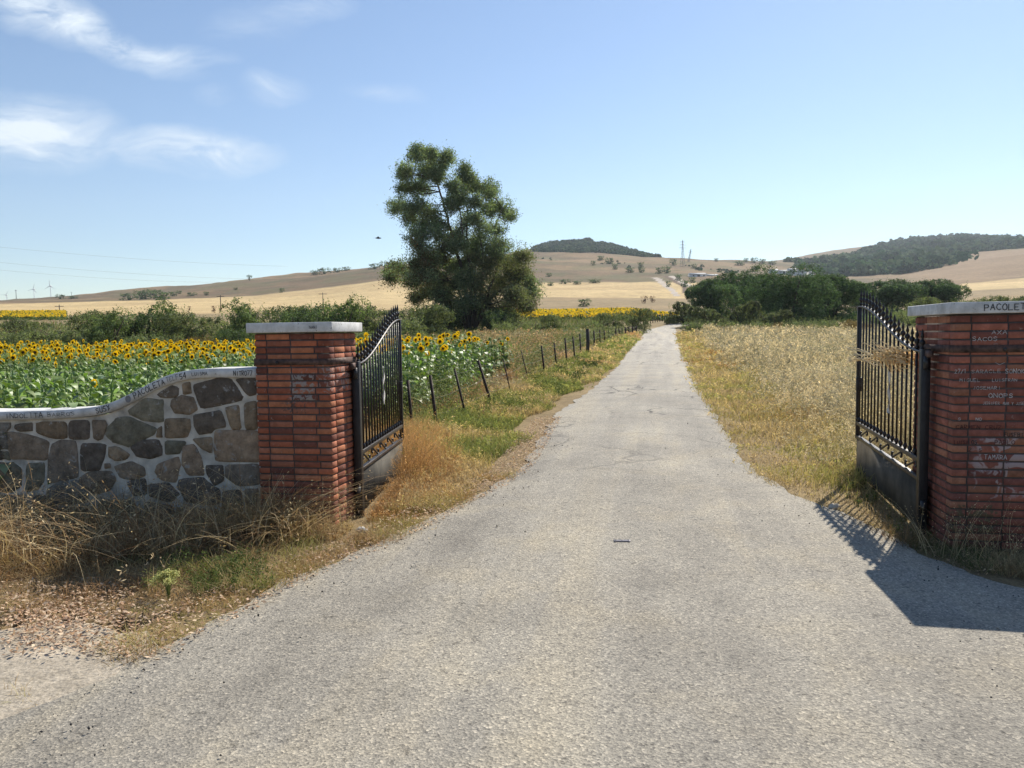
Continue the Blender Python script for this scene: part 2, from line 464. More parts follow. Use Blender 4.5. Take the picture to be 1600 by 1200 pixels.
def landmat():
    m, nt, b = newmat('dry_land')
    N = nt.nodes.new; L = nt.links.new
    a = N('ShaderNodeAttribute'); a.attribute_name = 'col'
    tc = N('ShaderNodeTexCoord')
    prev = a.outputs['Color']
    for s, lo, hi, d in ((.02, .85, 1.12, 5), (.35, .78, 1.2, 5), (9, .7, 1.25, 6), (60, .65, 1.3, 4)):
        n = N('ShaderNodeTexNoise'); n.inputs['Scale'].default_value = s; n.inputs['Detail'].default_value = d; n.inputs['Roughness'].default_value = .62
        L(tc.outputs['Object'], n.inputs['Vector'])
        mr = N('ShaderNodeMapRange'); mr.inputs['From Min'].default_value = .3; mr.inputs['From Max'].default_value = .7
        mr.inputs['To Min'].default_value = lo; mr.inputs['To Max'].default_value = hi
        L(n.outputs['Fac'], mr.inputs['Value'])
        v = N('ShaderNodeVectorMath'); v.operation = 'SCALE'; L(prev, v.inputs[0]); L(mr.outputs[0], v.inputs['Scale']); prev = v.outputs[0]
    L(prev, b.inputs['Base Color'])
    b.inputs['Roughness'].default_value = .95; b.inputs['Specular IOR Level'].default_value = .1
    bp = N('ShaderNodeBump'); bp.inputs['Strength'].default_value = .7; bp.inputs['Distance'].default_value = .02
    n = N('ShaderNodeTexNoise'); n.inputs['Scale'].default_value = 30; n.inputs['Detail'].default_value = 8
    L(tc.outputs['Object'], n.inputs['Vector']); L(n.outputs['Fac'], bp.inputs['Height']); L(bp.outputs[0], b.inputs['Normal'])
    return m
M_land = landmat()

# ------------------------------------------------------------------ road edges in the world
LE = ground(*np.array([(-500, 1420), (-250, 1260), (0, 1132), (150, 1068), (250, 1012), (400, 937), (500, 887), (600, 850), (680, 808), (745, 775), (780, 757), (803, 741), (822, 724), (840, 697), (852, 676), (872, 647), (900, 626), (928, 606), (962, 576), (977, 557), (992, 538), (1003, 525), (1011, 515)], float).T)
RE = ground(*np.array([(2700, 1300), (2100, 1010), (1800, 955), (1600, 922), (1510, 898), (1418, 856), (1318, 806), (1240, 772), (1178, 738), (1150, 695), (1112, 640), (1090, 606), (1081, 585), (1067, 554), (1060, 530), (1057, 520), (1054, 512)], float).T)
endc = np.array([[23.5, 98.0], [27.5, 108.0], [36, 122]])
LEx = np.concatenate([LE[:, :2], endc - [[1.7, -.5], [1.5, -1.2], [1.2, -1.5]]]); REx = np.concatenate([RE[:, :2], endc + [[1.8, -.5], [1.8, -1.2], [1.2, -1.6]]])
def xl(y): return np.interp(y, LEx[3:, 1], LEx[3:, 0])
def xr(y): return np.interp(y, REx[4:, 1], REx[4:, 0])

def resample(P, n):
    s = np.r_[0, np.cumsum(np.linalg.norm(np.diff(P, axis=0), axis=1))]
    # denser close to the camera
    t = np.linspace(0, 1, n) ** 1.8 * s[-1]
    return np.stack([np.interp(t, s, P[:, i]) for i in range(2)], -1)
def build_road():
    yk = np.r_[np.linspace(-6, 2.0, 20)[:-1], np.geomspace(2.0, 124, 420)]
    LL = np.array([(-9, -6), (-5.5, 0), *map(tuple, LEx)], float); RR = np.array([(9, -6), (8, 0), *map(tuple, REx)], float)
    LL = LL[np.argsort(LL[:, 1])]; RR = RR[np.argsort(RR[:, 1])]
    a = np.interp(yk, LL[:, 1], LL[:, 0]); b = np.interp(yk, RR[:, 1], RR[:, 0])
    amp = .09 + .0015 * yk
    a = a + amp * (fbm(yk, yk * 0 + 3, 3.5, 4) - .5) * 2.2; b = b + amp * (fbm(yk, yk * 0 + 9, 3.5, 4) - .5) * 2.2
    M = 26
    t = np.linspace(0, 1, M)
    X = a[:, None] * (1 - t) + b[:, None] * t; Y = np.repeat(yk[:, None], M, 1)
    crown = .03 * (1 - (2 * t - 1) ** 2)
    Z = G(X, Y) + .012 + crown + .004 * (fbm(X, Y, 1.2, 3) - .5)
    V = np.stack([X, Y, Z], -1).reshape(-1, 3)
    i = np.arange(len(yk) - 1)[:, None] * M; j = np.arange(M - 1)[None]
    q = np.stack([i + j, i + j + 1, i + M + j + 1, i + M + j], -1).reshape(-1, 4)
    tag(mk('road', [(V, q, None)], M_road, smooth=True), 'narrow worn asphalt lane running between the open gates to the hills', 'road', kind='structure')
build_road()

# ------------------------------------------------------------------ ground sheet
def landcolor(x, y):
    u, D = uD(x, y)
    px = 800 + F * u
    n1 = fbm(x, y, .5, 3)[..., None]; nf = fbm(x, y, .012, 4); nb = fbm(x, y, .05, 3)
    soil = np.array([.20, .145, .085]); straw = np.array([.33, .25, .13]); green = np.array([.10, .12, .04])
    c = soil * (1 - n1) + straw * n1
    c = c * np.ones(px.shape + (1,))
    Dw = D * (1 + .10 * (nf - .5) * 2)
    def put(mask, col):
        nonlocal c
        mask = np.clip(mask, 0, 1)[..., None]; c = c * (1 - mask) + np.array(col) * mask
    brown = (.185, .128, .074); wheat = (.52, .39, .20)
    mid = np.clip((D - 60) / 30, 0, 1)
    put(mid, (.26, .2, .11))
    far = np.clip((Dw - 190) / 6, 0, 1)
    # field edges by azimuth
    top = np.interp(px, [-600, 0, 200, 400, 600, 700, 830, 950, 1100, 1200, 1480, 1500, 1700], [450, 450, 440, 455, 480, 500, 470, 465, 430, 300, 300, 420, 470])
    bot = np.interp(px, [-600, 0, 400, 650, 800, 1000, 1200, 1480, 1500, 1700], [185, 185, 190, 200, 300, 295, 300, 300, 330, 330])
    put(far, (.27, .205, .115))
    put(far * np.clip((Dw - bot) / 5, 0, 1) * np.clip((top - Dw) / 6, 0, 1), wheat)
    put(np.clip((Dw - top) / 6, 0, 1) * (D > 200), brown)
    hillm = np.clip((Dw - top) / 6, 0, 1) * (D > 200)
    put(hillm * np.clip((nb - .47) * 6, 0, 1) * .75, (.12, .10, .055))
    put(hillm * np.clip((fbm(x + 300, y, .018, 4) - .52) * 8, 0, 1) * .7, (.26, .18, .10))
    put(hillm * np.clip((fbm(x, y + 900, .03, 4) - .55) * 10, 0, 1) * .6, (.13, .125, .06))
    put((D > 190) * (1 - hillm) * np.clip((fbm(x, y * 2.5, .03, 3) - .54) * 8, 0, 1) * .35, (.36, .25, .13))
    put((D > 190) * (D < 480) * (np.abs((y * .16 + .05 * x) % 5 - 2.5) < .25) * .3, (.34, .25, .14))
    put(np.clip((px - 1390) / 60, 0, 1) * (D > 480) * (D < 900), (.25, .175, .105))
    # pale tracks climbing the hill
    for (a, b, d0, d1, w) in ((1059, 1024, 305, 520, 5.0), (1080, 1049, 400, 530, 5.5)):
        pc = np.interp(D, [d0, d1], [a, b])
        put((np.abs(px - pc) < w) * (D > d0) * (D < d1) * 1.0, (.44, .38, .32))
    pc = np.interp(D, [400, 530], [1071, 1040])
    put((np.abs(px - pc) < 4) * (D > 330) * (D < 530) * 1.0, (.13, .09, .06))
    # wheel lines in the stubble
    put((np.abs(((px - 1000) * .16 + D * .13) % 6 - 3) < .35) * (px > 940) * (px < 1040) * (D > 300) * (D < 460) * .5, (.33, .24, .14))
    return np.clip(c, 0, 1)
def build_ground():
    th = np.r_[np.arange(-180, -40, 4), np.arange(-40, 40, .16), np.arange(40, 180, 4)]
    th = R(1) * th
    r = np.r_[0.6, np.geomspace(1.2, 110, 150), np.geomspace(113, 2700, 210), 3500, 5000, 8000]
    nt_, nr = len(th), len(r)
    RR, TT = np.meshgrid(r, th, indexing='ij')
    X = RR * np.sin(TT); Y = RR * np.cos(TT)
    Z = G(X, Y)
    near = np.clip(1 - RR / 60, 0, 1)
    offroad = np.clip(np.minimum(np.abs(X - xl(np.maximum(Y, 3))), np.abs(X - xr(np.maximum(Y, 3)))) / .5, 0, 1) * ((X < xl(np.maximum(Y, 3))) | (X > xr(np.maximum(Y, 3))))
    Z = Z + near * offroad * ((fbm(X, Y, 2.2, 4) - .5) * .05 - .035)
    Z = Z - .06 * ((Y < 4.15) & (Y > 2.2) & (X < np.interp(Y, LEx[:, 1], LEx[:, 0]) - .32) & (X > -9))
    V = np.stack([X, Y, Z], -1).reshape(-1, 3)
    V = np.concatenate([V, [[0, 0, 0]]])
    C = landcolor(X, Y).reshape(-1, 3); C = np.concatenate([C, C[:1]])
    i = np.arange(nr - 1)[:, None] * nt_; j = np.arange(nt_)[None]
    q = np.stack([i + j, i + nt_ + j, i + nt_ + (j + 1) % nt_, i + (j + 1) % nt_], -1).reshape(-1, 4)
    fs = q
    c = len(V) - 1
    tri = np.stack([np.full(nt_, c), np.arange(nt_), (np.arange(nt_) + 1) % nt_], -1)
    V2 = V[[c] + list(range(nt_))]
    o = mk('ground', [(V, q, C)], M_land, smooth=True)
    tag(o, 'dry straw coloured land rolling up to brown hills and wheat fields', 'ground', kind='structure')
    # gravel pad at the left of the drive
    tp = ground(*np.array([(-500, 990), (-150, 984), (0, 978), (60, 973), (120, 976), (170, 980), (212, 984), (224, 990)], float).T)[:, :2]
    bt = ground(*np.array([(-500, 1424), (-250, 1264), (0, 1152), (50, 1132), (100, 1112), (156, 1086), (222, 1046), (250, 1014)], float).T)[:, :2]
    tt = np.linspace(0, 7, 90); A = np.stack([np.interp(tt, range(8), tp[:, i]) for i in (0, 1)], -1); B = np.stack([np.interp(tt, range(8), bt[:, i]) for i in (0, 1)], -1)
    A[:, 1] += .40 * (fbm(A[:, 0], A[:, 1], 4, 4) - .5); nn = 30; q_ = np.linspace(0, 1, nn)[None, :, None]
    VV = A[:, None] * (1 - q_) + B[:, None] * q_; m = nn
    Z = .003 + .012 * (fbm(VV[..., 0], VV[..., 1], 3, 3) - .5); Z[:, 0] = -.04
    V = np.concatenate([VV, Z[..., None]], -1).reshape(-1, 3)
    i = np.arange(89)[:, None] * m; j = np.arange(m - 1)[None]
    q = np.stack([i + j, i + m + j, i + m + j + 1, i + j + 1], -1).reshape(-1, 4)[:, ::-1]
    C = np.array([.40, .35, .28]) * np.ones((len(V), 3)) * (.85 + .3 * fbm(V[:, 0], V[:, 1], 3, 3))[:, None]
    tag(mk('gravel', [(V, q, C)], M_land, smooth=True), 'pale dusty gravel patch beside the asphalt at lower left', 'gravel', kind='structure')
build_ground()

# ------------------------------------------------------------------ hand lettering
GL = {'A': [[(0, 0), (2, 6), (4, 0)], [(.8, 2.2), (3.2, 2.2)]], 'B': [[(0, 0), (0, 6), (3, 5.6), (3, 3.6), (0, 3.2), (3.6, 2.6), (3.4, .4), (0, 0)]],
      'C': [[(3.8, 5), (2.4, 6), (.6, 5), (0, 3), (.6, 1), (2.4, 0), (3.8, 1)]], 'D': [[(0, 0), (0, 6), (3, 5), (3.8, 3), (3, .8), (0, 0)]],
      'E': [[(3.6, 6), (0, 6), (0, 0), (3.7, 0)], [(0, 3), (2.8, 3)]], 'F': [[(3.6, 6), (0, 6), (0, 0)], [(0, 3), (2.8, 3)]],
      'G': [[(3.8, 5), (2.4, 6), (.6, 5), (0, 3), (.6, 1), (2.4, 0), (3.8, 1), (3.8, 2.8), (2.4, 2.8)]], 'H': [[(0, 0), (0, 6)], [(4, 0), (4, 6)], [(0, 3), (4, 3)]],
      'I': [[(2, 0), (2, 6)]], 'J': [[(3, 6), (3, 1), (2, 0), (.5, .8)]], 'K': [[(0, 0), (0, 6)], [(3.6, 6), (0, 2.8), (3.8, 0)]], 'L': [[(0, 6), (0, 0), (3.6, 0)]],
      'M': [[(0, 0), (.4, 6), (2, 2.4), (3.6, 6), (4, 0)]], 'N': [[(0, 0), (0, 6), (3.8, 0), (3.8, 6)]],
      'O': [[(2, 6), (.4, 4.8), (0, 3), (.5, 1), (2, 0), (3.6, 1), (4, 3), (3.5, 5), (2, 6)]], 'P': [[(0, 0), (0, 6), (3.2, 5.6), (3.6, 4), (2.8, 3), (0, 2.8)]],
      'R': [[(0, 0), (0, 6), (3.2, 5.6), (3.4, 4), (2.6, 3), (0, 2.8), (3.8, 0)]], 'S': [[(3.6, 5.2), (2, 6), (.3, 5), (.6, 3.6), (3.2, 2.6), (3.7, 1.2), (2, 0), (.2, .8)]],
      'T': [[(0, 6), (4, 6)], [(2, 6), (2, 0)]], 'U': [[(0, 6), (.3, 1), (2, 0), (3.7, 1), (4, 6)]], 'V': [[(0, 6), (2, 0), (4, 6)]], 'X': [[(0, 0), (4, 6)], [(0, 6), (4, 0)]],
      'Y': [[(0, 6), (2, 3), (4, 6)], [(2, 3), (1.4, 0)]], 'Z': [[(0, 6), (4, 6), (0, 0), (4, 0)]],
      '1': [[(1, 5), (2, 6), (2, 0)]], '2': [[(0, 5), (2, 6), (3.8, 4.6), (0, 0), (4, 0)]], '4': [[(3, 0), (3, 6), (0, 2), (4, 2)]], '5': [[(3.6, 6), (.4, 6), (.2, 3.4), (3, 3.4), (3.6, 1.6), (2, 0), (0, .6)]],
      '7': [[(0, 6), (4, 6), (1.2, 0)]], '/': [[(0, 0), (4, 6)]], ' ': []}
def letter_strokes(txt, w, h, r, slant=0.0):
    """ribbon strokes in a plane: list of 2D polylines, width w, cap height h, centred on 0"""
    cw = w / max(len(txt), 1)
    out = []
    for i, ch in enumerate(txt):
        ox = -w / 2 + i * cw; s = cw * .74 / 4; sy = h / 6 * r.uniform(.88, 1.08); dy = r.uniform(-.06, .06) * h
        for pl in GL.get(ch, []):
            out.append([(ox + p[0] * s + r.uniform(-.02, .02) * cw + slant * p[1] * sy, p[1] * sy - h / 2 + dy + r.uniform(-.02, .02) * h) for p in pl])
    return out
def ribbon(strokes, thick, place):
    """place maps (u,v)->3D; flat ribbons"""
    parts = []
    for pl in strokes:
        for k in range(len(pl) - 1):
            a = np.array(pl[k]); b = np.array(pl[k + 1]); d = b - a; L_ = np.linalg.norm(d)
            if L_ < 1e-6: continue
            d /= L_; n = np.array([-d[1], d[0]]) * thick / 2
            a2 = a - d * thick * .35; b2 = b + d * thick * .35
            parts.append((np.array([place(*(a2 - n)), place(*(b2 - n)), place(*(b2 + n)), place(*(a2 + n))]), np.array([[0, 1, 2, 3]]), None))
    return parts

# ------------------------------------------------------------------ brick pillars
RD = R(10.6)                       # direction of the lane, clockwise from straight ahead
DX = np.array([math.cos(RD), -math.sin(RD), 0]); DY = np.array([math.sin(RD), math.cos(RD), 0])
def brickmat(name, blot, cem):
    """blot: object-space box of whitewash smears; cem: box of grey cement smear"""
    m, nt, b = newmat(name)
    N = nt.nodes.new; L = nt.links.new
    tc = N('ShaderNodeTexCoord'); P = tc.outputs['Object']
    a = N('ShaderNodeAttribute'); a.attribute_name = 'col'
    n = N('ShaderNodeTexNoise'); n.inputs['Scale'].default_value = 14; n.inputs['Detail'].default_value = 8; n.inputs['Roughness'].default_value = .7
    L(P, n.inputs['Vector'])
    mr = N('ShaderNodeMapRange'); mr.inputs['From Min'].default_value = .3; mr.inputs['From Max'].default_value = .7; mr.inputs['To Min'].default_value = .6; mr.inputs['To Max'].default_value = 1.22
    L(n.outputs['Fac'], mr.inputs['Value'])
    v = N('ShaderNodeVectorMath'); v.operation = 'SCALE'; L(a.outputs['Color'], v.inputs[0]); L(mr.outputs[0], v.inputs['Scale'])
    cur = v.outputs[0]
    def smear(cur, bx, col, sc, lo, hi, amt, tilt=0):
        (x0, x1, y0, y1, z0, z1) = bx
        mp = N('ShaderNodeMapping'); mp.vector_type = 'TEXTURE'
        mp.inputs['Location'].default_value = ((x0 + x1) / 2, (y0 + y1) / 2, (z0 + z1) / 2)
        mp.inputs['Scale'].default_value = ((x1 - x0) / 2, (y1 - y0) / 2, (z1 - z0) / 2)
        nn = N('ShaderNodeTexNoise'); nn.inputs['Scale'].default_value = sc; nn.inputs['Detail'].default_value = 5; L(P, nn.inputs['Vector'])
        ws = N('ShaderNodeVectorMath'); ws.operation = 'MULTIPLY_ADD'; ws.inputs[1].default_value = (.12, .12, .12); L(nn.outputs['Color'], ws.inputs[0]); L(P, ws.inputs[2])
        su = N('ShaderNodeVectorMath'); su.operation = 'SUBTRACT'; su.inputs[1].default_value = (.06, .06, .06); L(ws.outputs[0], su.inputs[0])
        L(su.outputs[0], mp.inputs[0])
        ab = N('ShaderNodeVectorMath'); ab.operation = 'ABSOLUTE'; L(mp.outputs[0], ab.inputs[0])
        sp = N('ShaderNodeSeparateXYZ'); L(ab.outputs[0], sp.inputs[0])
        m1 = N('ShaderNodeMath'); m1.operation = 'MAXIMUM'; L(sp.outputs[0], m1.inputs[0]); L(sp.outputs[1], m1.inputs[1])
        m2 = N('ShaderNodeMath'); m2.operation = 'MAXIMUM'; L(m1.outputs[0], m2.inputs[0]); L(sp.outputs[2], m2.inputs[1])
        inn = N('ShaderNodeMapRange'); inn.inputs['From Min'].default_value = 1.0; inn.inputs['From Max'].default_value = .8; L(m2.outputs[0], inn.inputs['Value'])
        nz = N('ShaderNodeTexNoise'); nz.inputs['Scale'].default_value = sc; nz.inputs['Detail'].default_value = 3; nz.inputs['Distortion'].default_value = 1.2; L(P, nz.inputs['Vector'])
        th = N('ShaderNodeMapRange'); th.inputs['From Min'].default_value = lo; th.inputs['From Max'].default_value = hi; L(nz.outputs['Fac'], th.inputs['Value'])
        mu = N('ShaderNodeMath'); mu.operation = 'MULTIPLY'; L(inn.outputs[0], mu.inputs[0]); L(th.outputs[0], mu.inputs[1])
        mu2 = N('ShaderNodeMath'); mu2.operation = 'MULTIPLY'; L(mu.outputs[0], mu2.inputs[0]); mu2.inputs[1].default_value = amt
        mx = N('ShaderNodeMix'); mx.data_type = 'RGBA'; L(mu2.outputs[0], mx.inputs['Factor']); L(cur, mx.inputs['A']); mx.inputs['B'].default_value = (*col, 1)
        return mx.outputs['Result']
    if blot: cur = smear(cur, blot, (.46, .40, .39), 9.5, .51, .57, .6)
    if cem:
        for bx, c, lo in cem: cur = smear(cur, bx, c, 24, lo, lo + .08, .85)
    # pale lichen / efflorescence specks
    cur = smear(cur, (-2, 2, -2, 2, -1, 3), (.30, .25, .22), 37, .66, .74, .6)
    L(cur, b.inputs['Base Color'])
    b.inputs['Roughness'].default_value = .85; b.inputs['Specular IOR Level'].default_value = .25
    n2 = N('ShaderNodeTexNoise'); n2.inputs['Scale'].default_value = 90; n2.inputs['Detail'].default_value = 5; L(P, n2.inputs['Vector'])
    bp = N('ShaderNodeBump'); bp.inputs['Strength'].default_value = .5; bp.inputs['Distance'].default_value = .004
    L(n2.outputs['Fac'], bp.inputs['Height']); L(bp.outputs[0], b.inputs['Normal'])
    return m
M_mortar = plain('raked_mortar', (.10, .075, .065), .95, 0, .5, 60)
M_cap = plain('whitewashed_cap', (.50, .50, .49), .85, 0, .5, 45, .22, 16)
def capmat():
    m, nt, b = newmat('chipped_whitewash')
    N = nt.nodes.new; L = nt.links.new
    tc = N('ShaderNodeTexCoord'); P = tc.outputs['Object']
    n = N('ShaderNodeTexNoise'); n.inputs['Scale'].default_value = 9; n.inputs['Detail'].default_value = 8; n.inputs['Roughness'].default_value = .65; L(P, n.inputs['Vector'])
    r1 = N('ShaderNodeValToRGB'); e = r1.color_ramp.elements; e[0].position = .3; e[0].color = (.40, .40, .39, 1); e[1].position = .62; e[1].color = (.66, .66, .66, 1); L(n.outputs['Fac'], r1.inputs[0])
    n2 = N('ShaderNodeTexNoise'); n2.inputs['Scale'].default_value = 32; n2.inputs['Detail'].default_value = 7; n2.inputs['Roughness'].default_value = .7; L(P, n2.inputs['Vector'])
    r2 = N('ShaderNodeMapRange'); r2.inputs['From Min'].default_value = .62; r2.inputs['From Max'].default_value = .68; L(n2.outputs['Fac'], r2.inputs['Value'])
    mx = N('ShaderNodeMix'); mx.data_type = 'RGBA'; L(r2.outputs[0], mx.inputs['Factor']); L(r1.outputs[0], mx.inputs['A']); mx.inputs['B'].default_value = (.17, .155, .14, 1)
    L(mx.outputs['Result'], b.inputs['Base Color']); b.inputs['Roughness'].default_value = .85; b.inputs['Specular IOR Level'].default_value = .2
    bp = N('ShaderNodeBump'); bp.inputs['Strength'].default_value = .5; bp.inputs['Distance'].default_value = .006
    L(n2.outputs['Fac'], bp.inputs['Height']); L(bp.outputs[0], b.inputs['Normal'])
    return m
M_cap = capmat()
def bricks(w, d, x0, H, pitch, mat, parent, seed, pal, BL=.2):
    """ring courses of bricks around a w x d pillar whose box starts at (x0, 0)"""
    r = random.Random(seed)
    parts = []
    nc = int(H / pitch); hb = pitch - .0115; t = .095; j = .010
    def row(a, b, off):
        p = a + (off if off else 0); xs = [a]
        L_ = BL
        while True:
            nx = (xs[-1] + L_) if len(xs) > 1 or not off else a + off
            if nx > b - .05: break
            xs.append(nx)
        xs.append(b + j)
        return [(xs[i], xs[i + 1] - j) for i in range(len(xs) - 1)]
    for k in range(nc):
        z0 = .002 + k * pitch; z1 = z0 + hb
        e = k % 2
        def col(k=k):
            c = pal[r.randrange(len(pal))]; f = r.uniform(.80, 1.20) * 1.2
            if k < 5: f *= .9
            return tuple(min(1, q * f) for q in c)
        jj = lambda: r.uniform(-.0022, .0022)
        if e == 0:
            fx = (x0, x0 + w); sy = (t + j, d - t - j)
        else:
            fx = (x0 + t + j, x0 + w - t - j); sy = (0, d)
        for a, b in row(fx[0], fx[1], .100 if e == 0 else 0):
            q = jj(); parts.append(box(a, b, q, t, z0, z1, col()))
            q = jj(); parts.append(box(a, b, d - t, d + q, z0, z1, col()))
        for a, b in row(sy[0], sy[1], 0 if e == 0 else .100):
            q = jj(); parts.append(box(x0 + q, x0 + t, a, b, z0, z1, col()))
            q = jj(); parts.append(box(x0 + w - t, x0 + w + q, a, b, z0, z1, col()))
    o = mk('brickwork', parts, mat, parent)
    bv = o.modifiers.new('bevel', 'BEVEL'); bv.width = .003; bv.segments = 1
    mk('mortar', [box(x0 + .007, x0 + w - .007, .007, d - .007, -.2, nc * pitch, None)], M_mortar, parent)
    return nc * pitch
PL = at(523.0, 829.0, 5.80); PL[2] = 0
PR = at(1484.0, 861.0, 5.05); PR[2] = 0
PALL = [(.27, .085, .046), (.31, .100, .052), (.22, .072, .042), (.34, .128, .065), (.15, .055, .038), (.29, .11, .065), (.25, .09, .055)]
PALR = [(.23, .084, .058), (.27, .098, .066), (.20, .074, .054), (.29, .125, .075), (.17, .063, .048)]
def pillar(name_label, P, x0, w, d, H, seed, pal, mat, zstrap, side):
    t = empty('brick_pillar', P, -RD, name_label, 'pillar')
    top = bricks(w, d, x0, H, .0525 if side < 0 else .0545, mat, t, seed, pal, .2 if side < 0 else .222)
    ov = .045
    cap = mk('cap', [box(x0 - ov, x0 + w + ov, -ov, d + ov, top + .004, top + .080, None)], M_cap, t, bevel=.006)
    strap = mk('iron_strap', [box(x0 - .007, x0 + w + .007, -.007, -.0045, zstrap, zstrap + .050), box(x0 - .007, x0 + w + .007, d + .0045, d + .007, zstrap, zstrap + .050),
                     box(x0 - .0075, x0 - .0045, -.004, d + .004, zstrap, zstrap + .050), box(x0 + w + .0045, x0 + w + .0075, -.004, d + .004, zstrap, zstrap + .050)], M_rust2, t)
    bx = x0 + w * .3 if side < 0 else x0 + .3
    V, f, c = lathe([(0, .012), (.010, .010), (.014, .004), (.014, 0)], 10)
    V = V[:, [0, 2, 1]] * [1, -1, 1] + [bx, -.007, zstrap + .021]
    mk('bolt', [(V, f, c)], M_rail, strap)
    return t, cap, top
M_rust2 = plain('rusted_strap', (.11, .062, .048), .7, .2, .5, 60, .45, 22)
M_brL = brickmat('brick_left', None, [((-.34, -.12, -.1, .1, .98, 1.22), (.30, .27, .25), .44), ((-.42, -.2, -.1, .1, .9, 1.0), (.10, .07, .06), .5), ((-.1, .1, -.1, .6, 1.05, 1.3), (.30, .22, .2), .5)])
M_brR = brickmat('brick_right', (.09, .9, -.1, .1, .33, .80), [((-.02, .3, -.1, .1, .1, .3), (.10, .09, .05), .45)])
pl, capL, topL = pillar('square red brick gate pillar joined to the stone wall, with a grey cement patch', PL, -.62, .62, .53, 1.54, 5, PALL, M_brL, 1.272, -1)
pr, capR, topR = pillar('wide red brick gate pillar at the right edge covered in white scribbles', PR, 0, .80, .79, 1.59, 9, PALR, M_brR, 1.325, 1)

def px_to_sR(px, y):
    u = (px - 800) / F
    return (PR[1] * u - PR[0]) / (DX[0] - DX[1] * u)
def front_z(px, py, P):
    s = px_to_sR(px, 0)
    Dp = PR[1] + DX[1] * s
    return CAMZ - (py - hzn(px)) * Dp / F / (1)
def scribble(par, txt, x0, x1, py, hpx, mat, thick=.0035, yoff=-.0042, name='scribble', seed=1):
    rr = random.Random(seed)
    s0, s1 = px_to_sR(x0, 0), px_to_sR(x1, 0); z = front_z((x0 + x1) / 2, py, PR)
    h = hpx * 5.0 / F
    st = letter_strokes(txt, s1 - s0, h, rr)
    return mk(name, ribbon(st, thick, lambda a, b: ((s0 + s1) / 2 + a, yoff, z + b)), mat, par)
W = M_chalk
i = 0
for txt, a, b, py, h, mt, th in [('AXA', 1549, 1575, 519, 6, W, .0028), ('SACOS', 1519, 1560, 529.5, 6, W, .003), ('27/1', 1493, 1512, 580, 6.5, W, .0028), ('SARACLE', 1519, 1567, 580, 5.5, W, .0022),
                          ('SONOK', 1572, 1604, 580, 7, W, .0036), ('MIGUEL', 1501, 1534, 594, 5, W, .002), ('LUISFRAN', 1552, 1592, 593.5, 5, W, .002), ('JOSEMARI', 1522, 1567, 606, 5, W, .0024),
                          ('ONOPS', 1547, 1587, 618, 7, W, .0042), ('JENIFER', 1538, 1566, 630, 4.5, W, .002), ('MAR Y JOSE', 1570, 1604, 630.5, 4.5, W, .002), ('S', 1500, 1506, 655, 4, W, .002), ('NO', 1528, 1538, 655, 4.5, W, .003),
                          ('CARMEN CRUZ', 1497, 1570, 668, 6, M_darkred, .004), ('EUSEBI', 1573, 1605, 680, 6, M_paintblack, .0034), ('LUISA', 1495, 1518, 692, 6, M_darkred, .0036), ('OS', 1522, 1532, 692, 6, M_paintblack, .004),
                          ('PABLO', 1559, 1592, 692, 6.5, M_darkred, .0036), ('TAMARA', 1543, 1580, 715.5, 7, W, .003), ('2005', 1518, 1540, 704, 5.5, M_paintblack, .003), ('V', 1556, 1575, 568, 4, W, .0024)]:
    i += 1
    scribble(pr, txt, a, b, py, h, mt, th, seed=i)
# lettering on the cap, painted black
s0, s1 = px_to_sR(1536, 0), px_to_sR(1622, 0)
def capplace(a, b): return ((s0 + s1) / 2 + a, -.045 - .0035, topR + .044 + b)
mk('lettering', ribbon(letter_strokes('PACOLETA P', s1 - s0 + .03, .042, random.Random(4)), .005, capplace), M_paintblack, capR)
mk('lettering', ribbon(letter_strokes('NANI', .07, .022, random.Random(6)), .0025, lambda a, b: (-.10 + a, -.0485, topL + .04 + b)), M_paintblack, capL)

# ------------------------------------------------------------------ stone wall
WL = PL + DX * (-.62) + DY * .06                # right end of the wall front, at the pillar
def wall_s(px):                                 # distance leftwards from the pillar for a photo column
    u = (px - 800) / F
    return (WL[0] - u * WL[1]) / (DX[0] - u * DX[1])
def wall_sz(px, py):
    s = wall_s(px); Dp = WL[1] - DX[1] * s
    # exact plane intersection with roll
    d = ray(px, py); n = DY
    t = (n @ (WL - [0, 0, CAMZ]) + 0) / (d @ n); 
    p = d * t; p[2] += CAMZ
    return -((p - WL) @ DX), p[2]
ctop = np.array([wall_sz(x, y) for x, y in [(398, 575.5), (360, 575), (315, 576), (289, 579), (262, 587), (244, 595), (220, 608), (200, 619), (170, 632), (140, 637), (100, 640), (50, 641.5), (0, 643)]])
def cz(s): return np.interp(s, np.r_[-.1, ctop[:, 0], ctop[-1, 0] + 6], np.r_[ctop[0, 1], ctop[:, 1], ctop[-1, 1] - .0])
sw = empty('stone_wall', tuple(WL), -RD, 'rough stone wall with pale mortar and a curving white painted coping', 'wall')
M_wmortar = plain('pale_rough_mortar', (.56, .52, .455), .95, 0, 1.0, 35, .3, 7)
